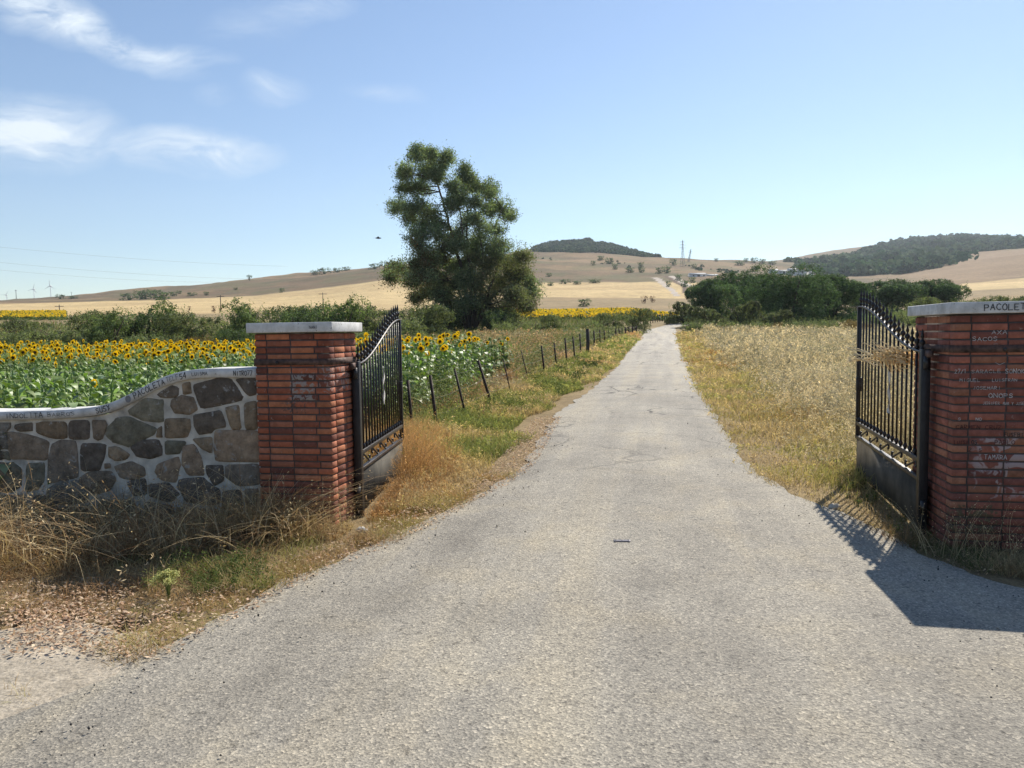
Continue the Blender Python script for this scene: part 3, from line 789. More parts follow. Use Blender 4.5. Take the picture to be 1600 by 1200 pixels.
def stonemat():
    m, nt, b = newmat('dark_field_stone')
    N = nt.nodes.new; L = nt.links.new
    tc = N('ShaderNodeTexCoord'); P = tc.outputs['Object']
    a = N('ShaderNodeAttribute'); a.attribute_name = 'col'
    n = N('ShaderNodeTexNoise'); n.inputs['Scale'].default_value = 11; n.inputs['Detail'].default_value = 9; n.inputs['Roughness'].default_value = .72; L(P, n.inputs['Vector'])
    mr = N('ShaderNodeMapRange'); mr.inputs['From Min'].default_value = .3; mr.inputs['From Max'].default_value = .7; mr.inputs['To Min'].default_value = .45; mr.inputs['To Max'].default_value = 1.45; L(n.outputs['Fac'], mr.inputs['Value'])
    v = N('ShaderNodeVectorMath'); v.operation = 'SCALE'; L(a.outputs['Color'], v.inputs[0]); L(mr.outputs[0], v.inputs['Scale'])
    n3 = N('ShaderNodeTexNoise'); n3.inputs['Scale'].default_value = 16; n3.inputs['Detail'].default_value = 6; n3.inputs['Roughness'].default_value = .6; n3.inputs['Distortion'].default_value = .6
    L(P, n3.inputs['Vector'])
    n4 = N('ShaderNodeTexNoise'); n4.inputs['Scale'].default_value = 2.1; L(P, n4.inputs['Vector'])
    ad = N('ShaderNodeMath'); ad.operation = 'MULTIPLY_ADD'; ad.inputs[1].default_value = .35; L(n4.outputs['Fac'], ad.inputs[0]); L(n3.outputs['Fac'], ad.inputs[2])
    th = N('ShaderNodeMapRange'); th.inputs['From Min'].default_value = .79; th.inputs['From Max'].default_value = .83; th.inputs['To Max'].default_value = .75; L(ad.outputs[0], th.inputs['Value'])
    mx = N('ShaderNodeMix'); mx.data_type = 'RGBA'; L(th.outputs[0], mx.inputs['Factor']); L(v.outputs[0], mx.inputs['A']); mx.inputs['B'].default_value = (.36, .35, .33, 1)
    L(mx.outputs['Result'], b.inputs['Base Color']); b.inputs['Roughness'].default_value = .9; b.inputs['Specular IOR Level'].default_value = .2
    n2 = N('ShaderNodeTexNoise'); n2.inputs['Scale'].default_value = 28; n2.inputs['Detail'].default_value = 8; n2.inputs['Roughness'].default_value = .7; L(P, n2.inputs['Vector'])
    bp = N('ShaderNodeBump'); bp.inputs['Strength'].default_value = 1.0; bp.inputs['Distance'].default_value = .022
    L(n2.outputs['Fac'], bp.inputs['Height']); L(bp.outputs[0], b.inputs['Normal'])
    return m
M_stone = stonemat()
ST = """0,575 55,572 52,600 25,620 35,690 0,695|80,578 160,570 162,610 100,612 78,600|185,570 325,566 328,645 260,645 190,620|345,565 440,558 442,648 345,648
460,558 520,560 530,580 512,640 490,655 465,645|45,615 180,640 238,665 228,750 60,745 48,690|0,710 38,715 42,740 0,755|262,680 300,662 375,665 385,830 330,845 240,860 245,740
405,675 525,680 515,740 495,800 405,803|535,600 580,550 640,545 770,600 755,625 640,685 560,660 532,630|0,775 70,770 108,800 105,880 60,910 0,905|138,775 222,770 218,860 190,895 132,905
640,510 720,450 805,460 803,565 700,555 650,530|780,430 850,385 880,400 880,435 855,447 800,445|850,460 900,435 955,445 975,505 930,528 865,520 848,490|905,375 940,370 948,425 905,430
960,385 1080,352 1140,355 1195,440 1190,455 1000,500|1165,355 1262,350 1265,430 1225,435|960,535 1090,512 1112,590 1060,600 1040,620 985,625 965,590|1112,495 1180,485 1190,598 1145,600
1205,480 1268,465 1270,600 1215,600|820,550 935,552 940,600 925,640 820,643|820,660 920,662 890,720 820,725|1070,610 1275,612 1278,760 1070,755 1062,680|955,650 1045,640 1050,720 1000,700
650,690 700,655 780,655 797,690 795,730 740,745 680,735|540,690 580,688 640,725 620,750 570,755 540,735|570,785 650,762 710,790 715,830 670,850 600,840|395,850 440,815 545,810 570,850 540,900 470,920 430,890
240,900 300,860 380,855 430,910 425,960 300,970 240,950|780,775 880,740 890,780 870,860 800,850 770,810|905,690 960,680 1000,760 1010,825 930,825 900,770|740,875 830,865 885,920 840,960 740,930
890,850 1000,840 1080,900 1075,970 930,960 885,890|1020,780 1100,780 1105,850 1060,880 1020,810|1120,780 1275,775 1278,870 1180,880 1120,840|1100,910 1190,900 1200,1000 1100,1010|630,860 720,845 725,920 660,930
0,930 120,930 150,1030 0,1040|170,930 225,930 290,990 290,1060 170,1050|310,990 460,980 480,1070 320,1080|500,950 650,950 700,1050 500,1070|720,960 850,980 870,1060 730,1060|880,985 1080,1000 1080,1080 890,1080
1210,900 1278,895 1278,1000 1215,1010|780,600 800,585 803,640 775,640|520,770 545,770 550,790 520,795"""
polys = []
for blk in ST.replace('\n', '|').split('|'):
    pts = [tuple(map(float, q.split(','))) for q in blk.split()]
    polys.append([wall_sz(x / 3.157, 480 + y / 3.157) for x, y in pts])
smax = wall_s(0) 
# the wall goes on past the frame: more stones of the same sort
ext = []
for p in polys:
    c = np.mean([q[0] for q in p])
    if c > smax * .55: ext.append([(2 * smax - q[0] + .0, q[1]) for q in p])
rr = random.Random(2)
for k in range(16):
    s0_ = smax * 1.45 + .24 * (k % 8); z0_ = .62 - .33 * (k // 8)
    ext.append([(s0_ + .1 * math.cos(a) * rr.uniform(.9, 1.15), z0_ + .13 * math.sin(a) * rr.uniform(.9, 1.15)) for a in [t * PI / 3 for t in range(6)]])
parts = []
def stone(poly, r):
    P = np.array([(-a, b) for a, b in poly])      # local x = -s
    c = P.mean(0)
    # subdivide edges with jitter, rounded corners
    P = c + (P - c) * 1.12
    for ct in (.10, .16):
        Q = []
        for k in range(len(P)):
            a, b = P[k], P[(k + 1) % len(P)]
            Q += [a * (1 - ct) + b * ct, a * ct + b * (1 - ct)]
        P = np.array(Q)
    P = P + np.array([[r.uniform(-.003, .003), r.uniform(-.003, .003)] for _ in P])
    n = len(P)
    col = r.choice([(.12, .112, .105), (.14, .125, .11), (.105, .108, .11), (.165, .142, .115), (.125, .13, .115), (.18, .15, .125), (.085, .08, .078)])
    col = np.array(col) * r.uniform(.85, 1.2) * [1.68, 1.46, 1.2]
    rings = [(1.0, .008), (.985, -.006), (.93, -.013), (.6, -.016 - r.uniform(0, .006)), (.25, -.017 - r.uniform(0, .008))]
    V = []
    for s, dy in rings:
        q = c + (P - c) * s
        V += [(a, dy + r.uniform(-.0025, .0025), b) for a, b in q]
    V.append((c[0], -.018, c[1]))
    fs = [[k * n + i, k * n + (i + 1) % n, (k + 1) * n + (i + 1) % n, (k + 1) * n + i] for k in range(len(rings) - 1) for i in range(n)]
    m = len(rings) - 1
    fs += [[m * n + i, m * n + (i + 1) % n, len(V) - 1] for i in range(n)]
    ar = sum(P[k][0] * P[(k + 1) % n][1] - P[(k + 1) % n][0] * P[k][1] for k in range(n))
    if ar < 0: fs = [f[::-1] for f in fs]
    return np.array(V), fs, col
for p in polys + ext: parts.append(stone(p, rr))
mk('stones', parts, M_stone, sw, smooth=True)
# mortar body with a lumpy face
ss = np.linspace(0.0, smax + 2.6, 260); zz = np.linspace(0, 1, 70)
S_, T_ = np.meshgrid(ss, zz, indexing='ij')
ZT = cz(S_) - .075
Zw = -.15 + (ZT + .15) * T_
Yw = -.004 - .012 * (fbm(S_, Zw, 14, 4) - .4)
V = np.stack([-S_, Yw, Zw], -1).reshape(-1, 3)
ii = np.arange(len(ss) - 1)[:, None] * len(zz); jj_ = np.arange(len(zz) - 1)[None]
q = np.stack([ii + jj_, ii + jj_ + 1, ii + len(zz) + jj_ + 1, ii + len(zz) + jj_], -1).reshape(-1, 4)
Vb = V.copy(); Vb[:, 1] = .22
mk('mortar', [(V, q, None), (Vb, q[:, ::-1], None)], M_wmortar, sw, smooth=True)
# coping follows the curve
sc_ = np.linspace(0.0, smax + 2.6, 120); zc = cz(sc_)
k = np.hanning(9); k /= k.sum(); zc = np.convolve(np.pad(zc, 4, 'edge'), k, 'valid')
prof = [(-.035, -.072), (-.038, -.004), (-.030, 0), (.26, 0), (.265, -.004), (.262, -.072)]
V = np.array([[(-s, y, z + dz) for (y, dz) in prof] for s, z in zip(sc_, zc)]).reshape(-1, 3)
n = len(prof)
fs = [[i * n + j, i * n + (j + 1) % n, (i + 1) * n + (j + 1) % n, (i + 1) * n + j] for i in range(len(sc_) - 1) for j in range(n)]
fs += [list(range(n))[::-1], [(len(sc_) - 1) * n + j for j in range(n)]]
cop = mk('coping', [(V, fs, None)], M_cap, sw)
def zcs(s): return float(np.interp(s, sc_, zc))
def coptext(txt, x0, x1, h, th, seed, mat=M_paintblack):
    sA = wall_s(x0); sB = wall_s(x1)
    mid = (sA + sB) / 2; w = sA - sB
    def place(a, b):
        s = mid - a
        sl_ = (zcs(s - .03) - zcs(s + .03)) / .06
        return (-(s + b * sl_ * .8), -.0392, zcs(s) - .037 + b)
    mk('lettering', ribbon(letter_strokes(txt, w, h, random.Random(seed)), th, place), mat, cop)
coptext('INDOLITA', 10, 70, .040, .0045, 1); coptext('BARROS', 76, 120, .030, .003, 2); coptext('SUSY', 152, 175, .044, .0055, 3)
coptext('PACOLETA', 212, 262, .045, .0052, 5); coptext('TELF', 264, 284, .036, .0030, 6); coptext('54', 285, 296, .045, .0055, 7)
coptext('LUISMA', 304, 329, .028, .0035, 8); coptext('NITRO77', 369, 399, .036, .0048, 9)
mk('paint_smudge', [(np.array([(-wall_s(203) + .026 * math.cos(a), -.0394, zcs(wall_s(203)) - .036 + .03 * math.sin(a)) for a in np.linspace(0, 2 * PI, 13)[:-1]]), [list(range(12))], None)], plain('grey_smudge', (.22, .22, .23), .9), cop)

# ------------------------------------------------------------------ gates
def gate(label, H0, H1, ztop0, ztop1, mirror):
    d = H1 - H0; Lg = float(np.hypot(d[0], d[1])); a = math.atan2(d[1], d[0])
    t = empty('metal_gate', (H0[0], H0[1], 0), a, label, 'gate', 'pair of open iron gates')
    zb = .02; rail = .53 if mirror else .515; rail2 = rail - .14
    mk('hinge_post', [box(-.035, .035, -.03, .03, -.05, ztop0 + .02)], M_black, t, bevel=.004)
    mk('end_post', [box(Lg - .028, Lg + .012, -.02, .02, .37, ztop1)], M_black, t, bevel=.004)
    X = np.linspace(.03, Lg - .03, 40); S = (X - X[0]) / (X[-1] - X[0]); S = S * S * (3 - 2 * S)
    Zt = ztop0 + (ztop1 - ztop0) * S
    def bar_curve(Z, hy, hz):
        V = np.array([[(x, y, z + e) for (y, e) in ((-hy, -hz), (hy, -hz), (hy, hz), (-hy, hz))] for x, z in zip(X, Z)]).reshape(-1, 3)
        return V, [[i * 4 + j, i * 4 + (j + 1) % 4, i * 4 + 4 + (j + 1) % 4, i * 4 + 4 + j] for i in range(len(X) - 1) for j in range(4)], None
    mk('top_rail', [bar_curve(Zt, .019, .007)], M_rail, t)
    mk('lower_rail', [box(.036, Lg - .029, -.018, .018, rail - .018, rail + .018)], M_rail, t, bevel=.003)
    mk('lower_rail', [box(.036, Lg + .012, -.018, .018, rail2 - .014, rail2 + .014)], M_rail, t, bevel=.003)
    mk('sheet_panel', [box(.036, Lg + .010, -.004, .004, zb, rail2 - .015)], M_sheet, t)
    nb = 17
    b0 = None
    for k in range(nb):
        x = .075 + (Lg - .15) * k / (nb - 1)
        zt = float(np.interp(x, X, Zt))
        h = zt - rail
        o = mk('bar', [tube([(0, 0, .018), (0, 0, h)], .0085, 8), lathe([(.009, 0), (.016, .012), (.018, .02), (.016, .03), (.0095, .045)], 8, org=(0, 0, .02))], M_black, t)
        o.location = (x, 0, rail)
        if b0 is None:
            fin = mk('finial', [lathe([(.0085, 0), (.0085, .012), (.016, .018), (.016, .026), (.009, .032), (.009, .045), (.018, .055), (.022, .066), (.018, .078), (.008, .088), (.007, .098), (.013, .108), (.010, .125), (.001, .165)], 8)], M_black, o)
            b0 = fin
        else:
            fin = b0.copy(); COL.objects.link(fin); fin.parent = o
        fin.location = (0, 0, h)
    # scrolls between the two lower rails
    ns = 5
    for k in range(ns):
        x0 = .10 + (Lg - .2) * k / ns; wd = (Lg - .2) / ns
        pts = []
        zc_ = (rail + rail2) / 2
        for q in np.linspace(0, 1.6 * PI, 14): pts.append((x0 + wd * .18 + .030 * math.cos(q + .6) * (1 - q / 9), 0, zc_ + .018 + .030 * math.sin(q + .6) * (1 - q / 9)))
        pts = pts[::-1]
        for q in np.linspace(0, 1.6 * PI, 14): pts.append((x0 + wd * .82 - .030 * math.cos(q + .6) * (1 - q / 9), 0, zc_ - .018 - .030 * math.sin(q + .6) * (1 - q / 9)))
        mk('scroll', [tube(pts, .0085, 6)], M_black, t)
    for z in (.16, ztop0 - .12):
        mk('hinge', [tube([(-.05, 0, z), (-.05, 0, z + .09)], .022, 10)], M_black, t)
    mk('hinge_arm', [box(-.16, -.036, -.012, .012, ztop0 - .035, ztop0 + .012)], M_rust2, t)
    mk('latch', [box(Lg - .075, Lg - .029, -.03, .03, .86, 1.0), box(Lg - .03, Lg + .02, -.006, .006, .92, .94)], M_black, t, bevel=.004)
    return t, Lg, a
M_sheet = plain('rusting_steel_sheet', (.085, .074, .056), .85, .0, .35, 25, .35, 5)
gL0 = at(560, 700, 6.22); gL1 = at(627.5, 665, 8.1); gR0 = at(1442, 700, 5.42); gR1 = at(1340, 661, 7.7)
gtL, LgL, aL = gate('black wrought iron gate standing open against the left brick pillar', gL0, gL1, 1.262, 1.655, False)
gtR, LgR, aR = gate('black wrought iron gate beside the right brick pillar with straw caught in its bars', gR0, gR1, 1.322, 1.715, True)
def gate_pt(g0, a, x, y, z): return (g0[0] + x * math.cos(a) - y * math.sin(a), g0[1] + x * math.sin(a) + y * math.cos(a), z)
def strip(name, label, cat, g0, a, x, off, z0, z1, w, seed):
    r = random.Random(seed); n = 16; V = []
    for i in range(n):
        t = i / (n - 1); z = z0 + (z1 - z0) * t
        ww = w * (.7 + .5 * abs(math.sin(t * 5 + seed))) * (1.3 if t < .08 or t > .93 else 1)
        dx = .006 * math.sin(t * 9 + seed)
        for s in (-1, 1):
            V.append((x + dx + s * ww / 2, off + .006 * math.sin(t * 14 + s), z))
        for s in (1, -1):
            V.append((x + dx + s * ww / 2, off + .006 * math.sin(t * 14 + s) + (.004 if off > 0 else -.004) * 1.5, z))
    V = np.array([gate_pt(g0, a, *v) for v in V])
    fs = [[i * 4 + j, i * 4 + (j + 1) % 4, i * 4 + 4 + (j + 1) % 4, i * 4 + 4 + j] for i in range(n - 1) for j in range(4)] + [[0, 1, 2, 3], [(n - 1) * 4 + j for j in range(4)]]
    tag(mk(name, [(V, fs, None)], M_white, smooth=True), label, cat)
strip('cloth_strip', 'white rag strip tied on the bars of the left gate', 'rag', gL0, aL, .92, -.022, .84, 1.20, .030, 1)
strip('cloth_strip', 'grey torn rag strip hanging on the bars of the right gate', 'rag', gR0, aR, .93, .022, .78, 1.13, .040, 2)

# straw caught on the right gate
def straw():
    r = np.random.default_rng(5); parts = []
    for i in range(230):
        x = r.uniform(.25, 1.75); 
        x = .35 + abs(r.normal(0, .42)); z = 1.27 + r.normal(0, .028); y = r.uniform(-.035, .06)
        L_ = r.uniform(.15, .5); n = 5; dz = r.normal(0, .10)
        P = [gate_pt(gR0, aR, x + L_ * t, y + .05 * math.sin(3 * t + i), z + dz * t * L_ - .05 * t * t * (1 if i % 3 else -1) + .02 * math.sin(4 * t + i)) for t in np.linspace(0, 1, n)]
        c = np.array([.85, .70, .44]) * r.uniform(.75, 1.15)
        parts.append(tube(P, [.0036, .0034, .003, .0026, .0016], 4, c, cap=False))
    for i in range(14):
        L_ = r.uniform(.5, .85); x = r.uniform(1.0, 1.5); z = 1.24 + r.normal(0, .04); dz = r.uniform(-.05, .1)
        P = [gate_pt(gR0, aR, x + L_ * t, .05 + .12 * t, z + dz * t + .03 * math.sin(3 * t + i)) for t in np.linspace(0, 1, 6)]
        parts.append(tube(P, .0036, 4, (.78, .68, .48), cap=False))
    tag(mk('straw_bundle', parts, M_dry), 'wisp of golden straw stuck through the top of the right gate', 'straw')
straw()

# ------------------------------------------------------------------ wire fence along the lane
FP = [(637, 594, 645, 669, .018), (672, 586, 684, 670, .018), (710, 576, 730, 650, .015), (747, 563, 770, 631, .02), (786, 560, 800, 616, .010), (814, 547, 828, 597, .010),
      (846, 540, 852, 590, .020), (866, 536, 870, 576, .020), (883, 528, 886, 572, .022), (895, 526, 899, 566, .022), (906, 522, 908, 557, .024), (918, 514, 918, 554, .085),
      (928, 517, 929, 546, .03), (937, 516, 938, 540, .03), (944, 516, 945, 537, .03), (951, 515, 952, 535, .035), (957, 514, 958, 532, .035), (962, 513, 963, 530, .04),
      (967, 512, 968, 528, .04), (972, 512, 973, 527, .04), (977, 511, 978, 526, .045), (982, 511, 983, 525, .05), (988, 510, 989, 524, .05), (994, 509, 995, 523, .05)]
def fence():
    t = empty('wire_fence', tuple(ground(np.array([645.]), np.array([669.]))[0]), 0, 'rusty iron post and wire fence leaning along the left side of the lane', 'fence')
    o0 = np.array(t.location); tops = []
    for (x0, y0, x1, y1, rd) in FP:
        b = ground(np.array([float(x1)]), np.array([float(y1)]))[0]
        tp = at(float(x0), float(y0), b[1] + .05)
        b = b - [0, 0, .1]
        if rd > .06: Pm = tube([b - o0, (b + tp) / 2 - o0 + [.02, 0, 0], tp - o0], rd * .9, 9)
        else: Pm = tube([b - o0, tp - o0], rd * 1.35, 5)
        mk('post', [Pm], M_wood if rd > .06 else M_rust, t); tops.append((b, tp))
    for fr in (.35, .62, .9):
        pts = [b * (1 - fr) + tp * fr - o0 for b, tp in tops]
        P = []
        for a, b in zip(pts[:-1], pts[1:]):
            for q in (0, .33, .66): P.append(a * (1 - q) + b * q - np.array([0, 0, .03 * math.sin(PI * q)]))
        P.append(pts[-1])
        mk('wire', [tube(P, np.linspace(.0016, .006, len(P)), 4)], M_wire, t)
fence()

# ------------------------------------------------------------------ metal plate and stones on the road
def plate():
    c = ground(972, 855)[0]; t = empty('metal_plate', (c[0], c[1], c[2] + .042), R(-3), 'small dark metal plate with screw holes lying on the asphalt', 'metal plate')
    ol = [(-.058, -.018), (-.05, -.026), (-.035, -.016), (.035, -.016), (.05, -.026), (.058, -.018), (.055, 0), (.058, .018), (.05, .026), (.035, .016), (-.035, .016), (-.05, .026), (-.058, .018), (-.055, 0)]
    n = len(ol); V = [(x, y, 0) for x, y in ol] + [(x, y, .007) for x, y in ol]
    mk('plate_body', [(np.array(V), [list(range(n))[::-1], list(range(n, 2 * n))] + [[i, (i + 1) % n, (i + 1) % n + n, i + n] for i in range(n)], None)], plain('scuffed_plate', (.16, .15, .17), .5, .4), t, bevel=.001)
    for x, y in ((-.045, .012), (.045, .012), (0, 0), (-.045, -.012), (.045, -.012)):
        mk('screw_hole', [lathe([(.006, .0066), (.006, .0078), (.0, .0078)], 8, org=(x, y, 0))], M_black, t)
plate()
def rock(name, P, r, label, col, seed, cat='stone', group=None):
    rg = np.random.default_rng(seed)
    th = np.linspace(0, PI, 7); pr = [(max(r * math.sin(a), .001), -r * .62 * math.cos(a)) for a in th]
    V, f, _ = lathe(pr, 10); V = V * (1 + .25 * rg.standard_normal((len(V), 1)) * .5) * [1, .8, 1] + [0, 0, r * .35]
    o = mk(name, [(V, f, col)], M_rockattr, smooth=False); o.location = P
    tag(o, label, cat, group); return o
M_rockattr = attrmat('loose_stone', .9, 0, .2, .6, 50)
g = ground([565, 1304, 1290], [832, 796, 805])
rock('stone', g[0], .045, 'whitish stone by the foot of the left gate hinge post', (.5, .48, .44), 1)
rock('stone', g[1], .05, 'pale stone in the grass by the free end of the right gate', (.46, .42, .36), 2)
# loose grit on the asphalt
def grit():
    r = np.random.default_rng(11); n = 1300
    y = 1.2 + 10 * r.random(n) ** 1.6; x = xl(np.maximum(y, 2.4)) + (xr(np.maximum(y, 2.4)) - xl(np.maximum(y, 2.4))) * r.random(n)
    e = r.random(n) < .85
    x = np.where(e, np.where(r.random(n) < .6, xl(np.maximum(y, 2.4)) + abs(r.normal(0, .25, n)), xr(np.maximum(y, 2.4)) - abs(r.normal(0, .25, n))), x)
    z = G(x, y) + .04
    s = .0025 + .0055 * r.random(n) ** 4
    oc = np.array([[1, 0, 0], [0, 1, 0], [-1, 0, 0], [0, -1, 0], [0, 0, 1], [0, 0, -1]], float)
    f = np.array([[0, 1, 4], [1, 2, 4], [2, 3, 4], [3, 0, 4], [1, 0, 5], [2, 1, 5], [3, 2, 5], [0, 3, 5]])
    V = (oc[None] * (1 + .3 * r.standard_normal((n, 6, 1))) * s[:, None, None] + np.stack([x, y, z], -1)[:, None]).reshape(-1, 3)
    F_ = (f[None] + 6 * np.arange(n)[:, None, None]).reshape(-1, 3)
    dk = (r.random(n) < .6)[:, None]
    C = np.where(dk, [[.06, .055, .055]], [[.36, .32, .26]]) * r.uniform(.6, 1.3, (n, 1))
    tag(mk('loose_grit', [(V, F_, np.repeat(C, 6, 0))], M_rockattr), 'loose dark and pale grit strewn over the asphalt', 'grit', kind='stuff')
grit()

# ------------------------------------------------------------------ sunflowers
GREEN = np.array([.165, .235, .065])
def sun_leaf(base, az, L_, droop, r, col):
    """heart shaped leaf with a fold and droop; 8 faces"""
    d = np.array([math.cos(az), math.sin(az), 0]); s = np.array([-d[1], d[0], 0])
    st = []
    for t, w in ((0, .10), (.22, .42), (.5, .40), (.8, .18), (1, .0)):
        p = base + d * L_ * (t - .22 * droop * t * t) + np.array([0, 0, L_ * (.28 * t - droop * t * t)])
        st.append((p - s * w * L_ + [0, 0, .05 * L_ * (w > .1)], p, p + s * w * L_ + [0, 0, .05 * L_ * (w > .1)]))
    V = np.array(st).reshape(-1, 3)
    q = [[3 * i + j, 3 * i + j + 1, 3 * i + 3 + j + 1, 3 * i + 3 + j] for i in range(4) for j in (0, 1)]
    return V, np.array(q), col
def sun_variant(seed, H, bloom):
    r = np.random.default_rng(seed)
    st = [tube([(0, 0, -.05), (.01, 0, H * .5), (.02, -.01, H * .93), (.02, -.05, H)], [.014, .013, .010, .008], 5, GREEN * 1.4)]
    lv = []
    n = 20
    for i in range(n):
        z = H * (.22 + .74 * i / (n - 1)); az = i * 2.4 + r.uniform(-.4, .4)
        L_ = (.195 - .085 * (i / (n - 1))) * r.uniform(.75, 1.15)
        pb = np.array([0.015, 0, z]); d = np.array([math.cos(az), math.sin(az), .35])
        pe = pb + d * .07
        st.append(tube([pb, pe], [.004, .003], 3, GREEN * 1.6, cap=False))
        f = r.uniform(.45, 1.35); c = GREEN * f * [1, 1, 1] + np.array([.02, .012, .006]) * r.uniform(0, 1.5)
        if r.random() < .24: c = np.array([.34, .42, .24]) * r.uniform(.7, 1.2)  # random pale leaves: whitish sun highlights put into the leaf colour
        if i < 3 and r.random() < .5: c = np.array([.22, .19, .06])
        lv.append(sun_leaf(pe, az, L_, r.uniform(.55, 1.1), r, c))
    hd = []; dc = []
    yaw = r.normal(0, .7); tilt = r.uniform(-.25, .7)
    fx = np.array([math.sin(yaw) * math.cos(tilt), -math.cos(yaw) * math.cos(tilt), -math.sin(tilt) + .1]); fx /= np.linalg.norm(fx)
    a = np.cross(fx, [0, 0, 1]); a /= np.linalg.norm(a); b = np.cross(a, fx)
    c0 = np.array([.02, -.06, H + .01])
    if bloom:
        R1 = r.uniform(.020, .036)
        for ring in (0, 1):
            for k in range(15):
                th = k * 2 * PI / 15 + ring * .2 + r.uniform(-.08, .08); rd = math.cos(th) * a + math.sin(th) * b; sd = -math.sin(th) * a + math.cos(th) * b
                L_ = r.uniform(.028, .040); w = .013; o = fx * (.004 + .004 * ring)
                V = np.array([c0 + rd * R1 * .85 - sd * w * .5 + o, c0 + rd * R1 * .85 + sd * w * .5 + o, c0 + rd * (R1 + L_ * .6) + sd * w * .7 + o + fx * .012, c0 + rd * (R1 + L_) + o + fx * r.uniform(-.005, .02), c0 + rd * (R1 + L_ * .6) - sd * w * .7 + o + fx * .012])
                hd.append((V, [[0, 1, 2, 3, 4]], np.array([.85, .58, .015]) * r.uniform(.8, 1.15)))
        th = np.arange(12) * 2 * PI / 12
        for (ra, of, cc) in ((1.0, .006, None),):
            ringV = [c0 + (math.cos(t) * a + math.sin(t) * b) * R1 + fx * .006 for t in th]
            mid = [c0 + (math.cos(t) * a + math.sin(t) * b) * R1 * .55 + fx * .018 for t in th]
            V = np.array(ringV + mid + [c0 + fx * .014])
            f = [[i, (i + 1) % 12, 12 + (i + 1) % 12, 12 + i] for i in range(12)] + [[12 + i, 12 + (i + 1) % 12, 24] for i in range(12)]
            C = np.array([[.075, .035, .008]] * 12 + [[.045, .022, .008]] * 12 + [[.08, .055, .02]])
            dc.append((V, f, C))
    # green back of the head / bud
    Rb = R1 if bloom else .03
    back = [c0 + (math.cos(t) * a + math.sin(t) * b) * Rb for t in np.arange(8) * PI / 4]
    V = np.array(back + [c0 - fx * .035] + ([] if bloom else [c0 + fx * .02]))
    f = [[i, 8, (i + 1) % 8] for i in range(8)] + ([] if bloom else [[i, (i + 1) % 8, 9] for i in range(8)])
    bk = (V, f, GREEN * 1.3)
    return st, lv, hd, dc, bk
SV = [(sun_variant(100 + i, 1.0, True)) for i in range(6)] + [(sun_variant(200 + i, .94, False)) for i in range(5)]
SUNM = []
def sun_proto(i):
    st, lv, hd, dc, bk = SV[i]
    t = empty('sunflower', (0, 0, 0), 0)
    mk('stem', st, M_sunleaf, t, smooth=True); mk('leaves', lv, M_sunleaf, t, smooth=False)
    if hd:
        h = mk('flower_head', hd + [bk], M_petal, t); mk('seed_disc', dc, M_petal, h)
    else: mk('flower_bud', [bk], M_sunleaf, t)
    return t
def copy_tree(o, parent=None):
    c = o.copy(); COL.objects.link(c); c.parent = parent
    for ch in o.children: copy_tree(ch, c)
    return c
def fence_x(y):
    ys = [7.5, 11, 12.4, 14, 17, 20.5, 25, 34, 60]; xs = []
    xs = np.array([-1.45, -1.20, -.85, -.42, .25, .92, 1.9, 3.4, 9.5])
    return np.interp(y, ys, xs)
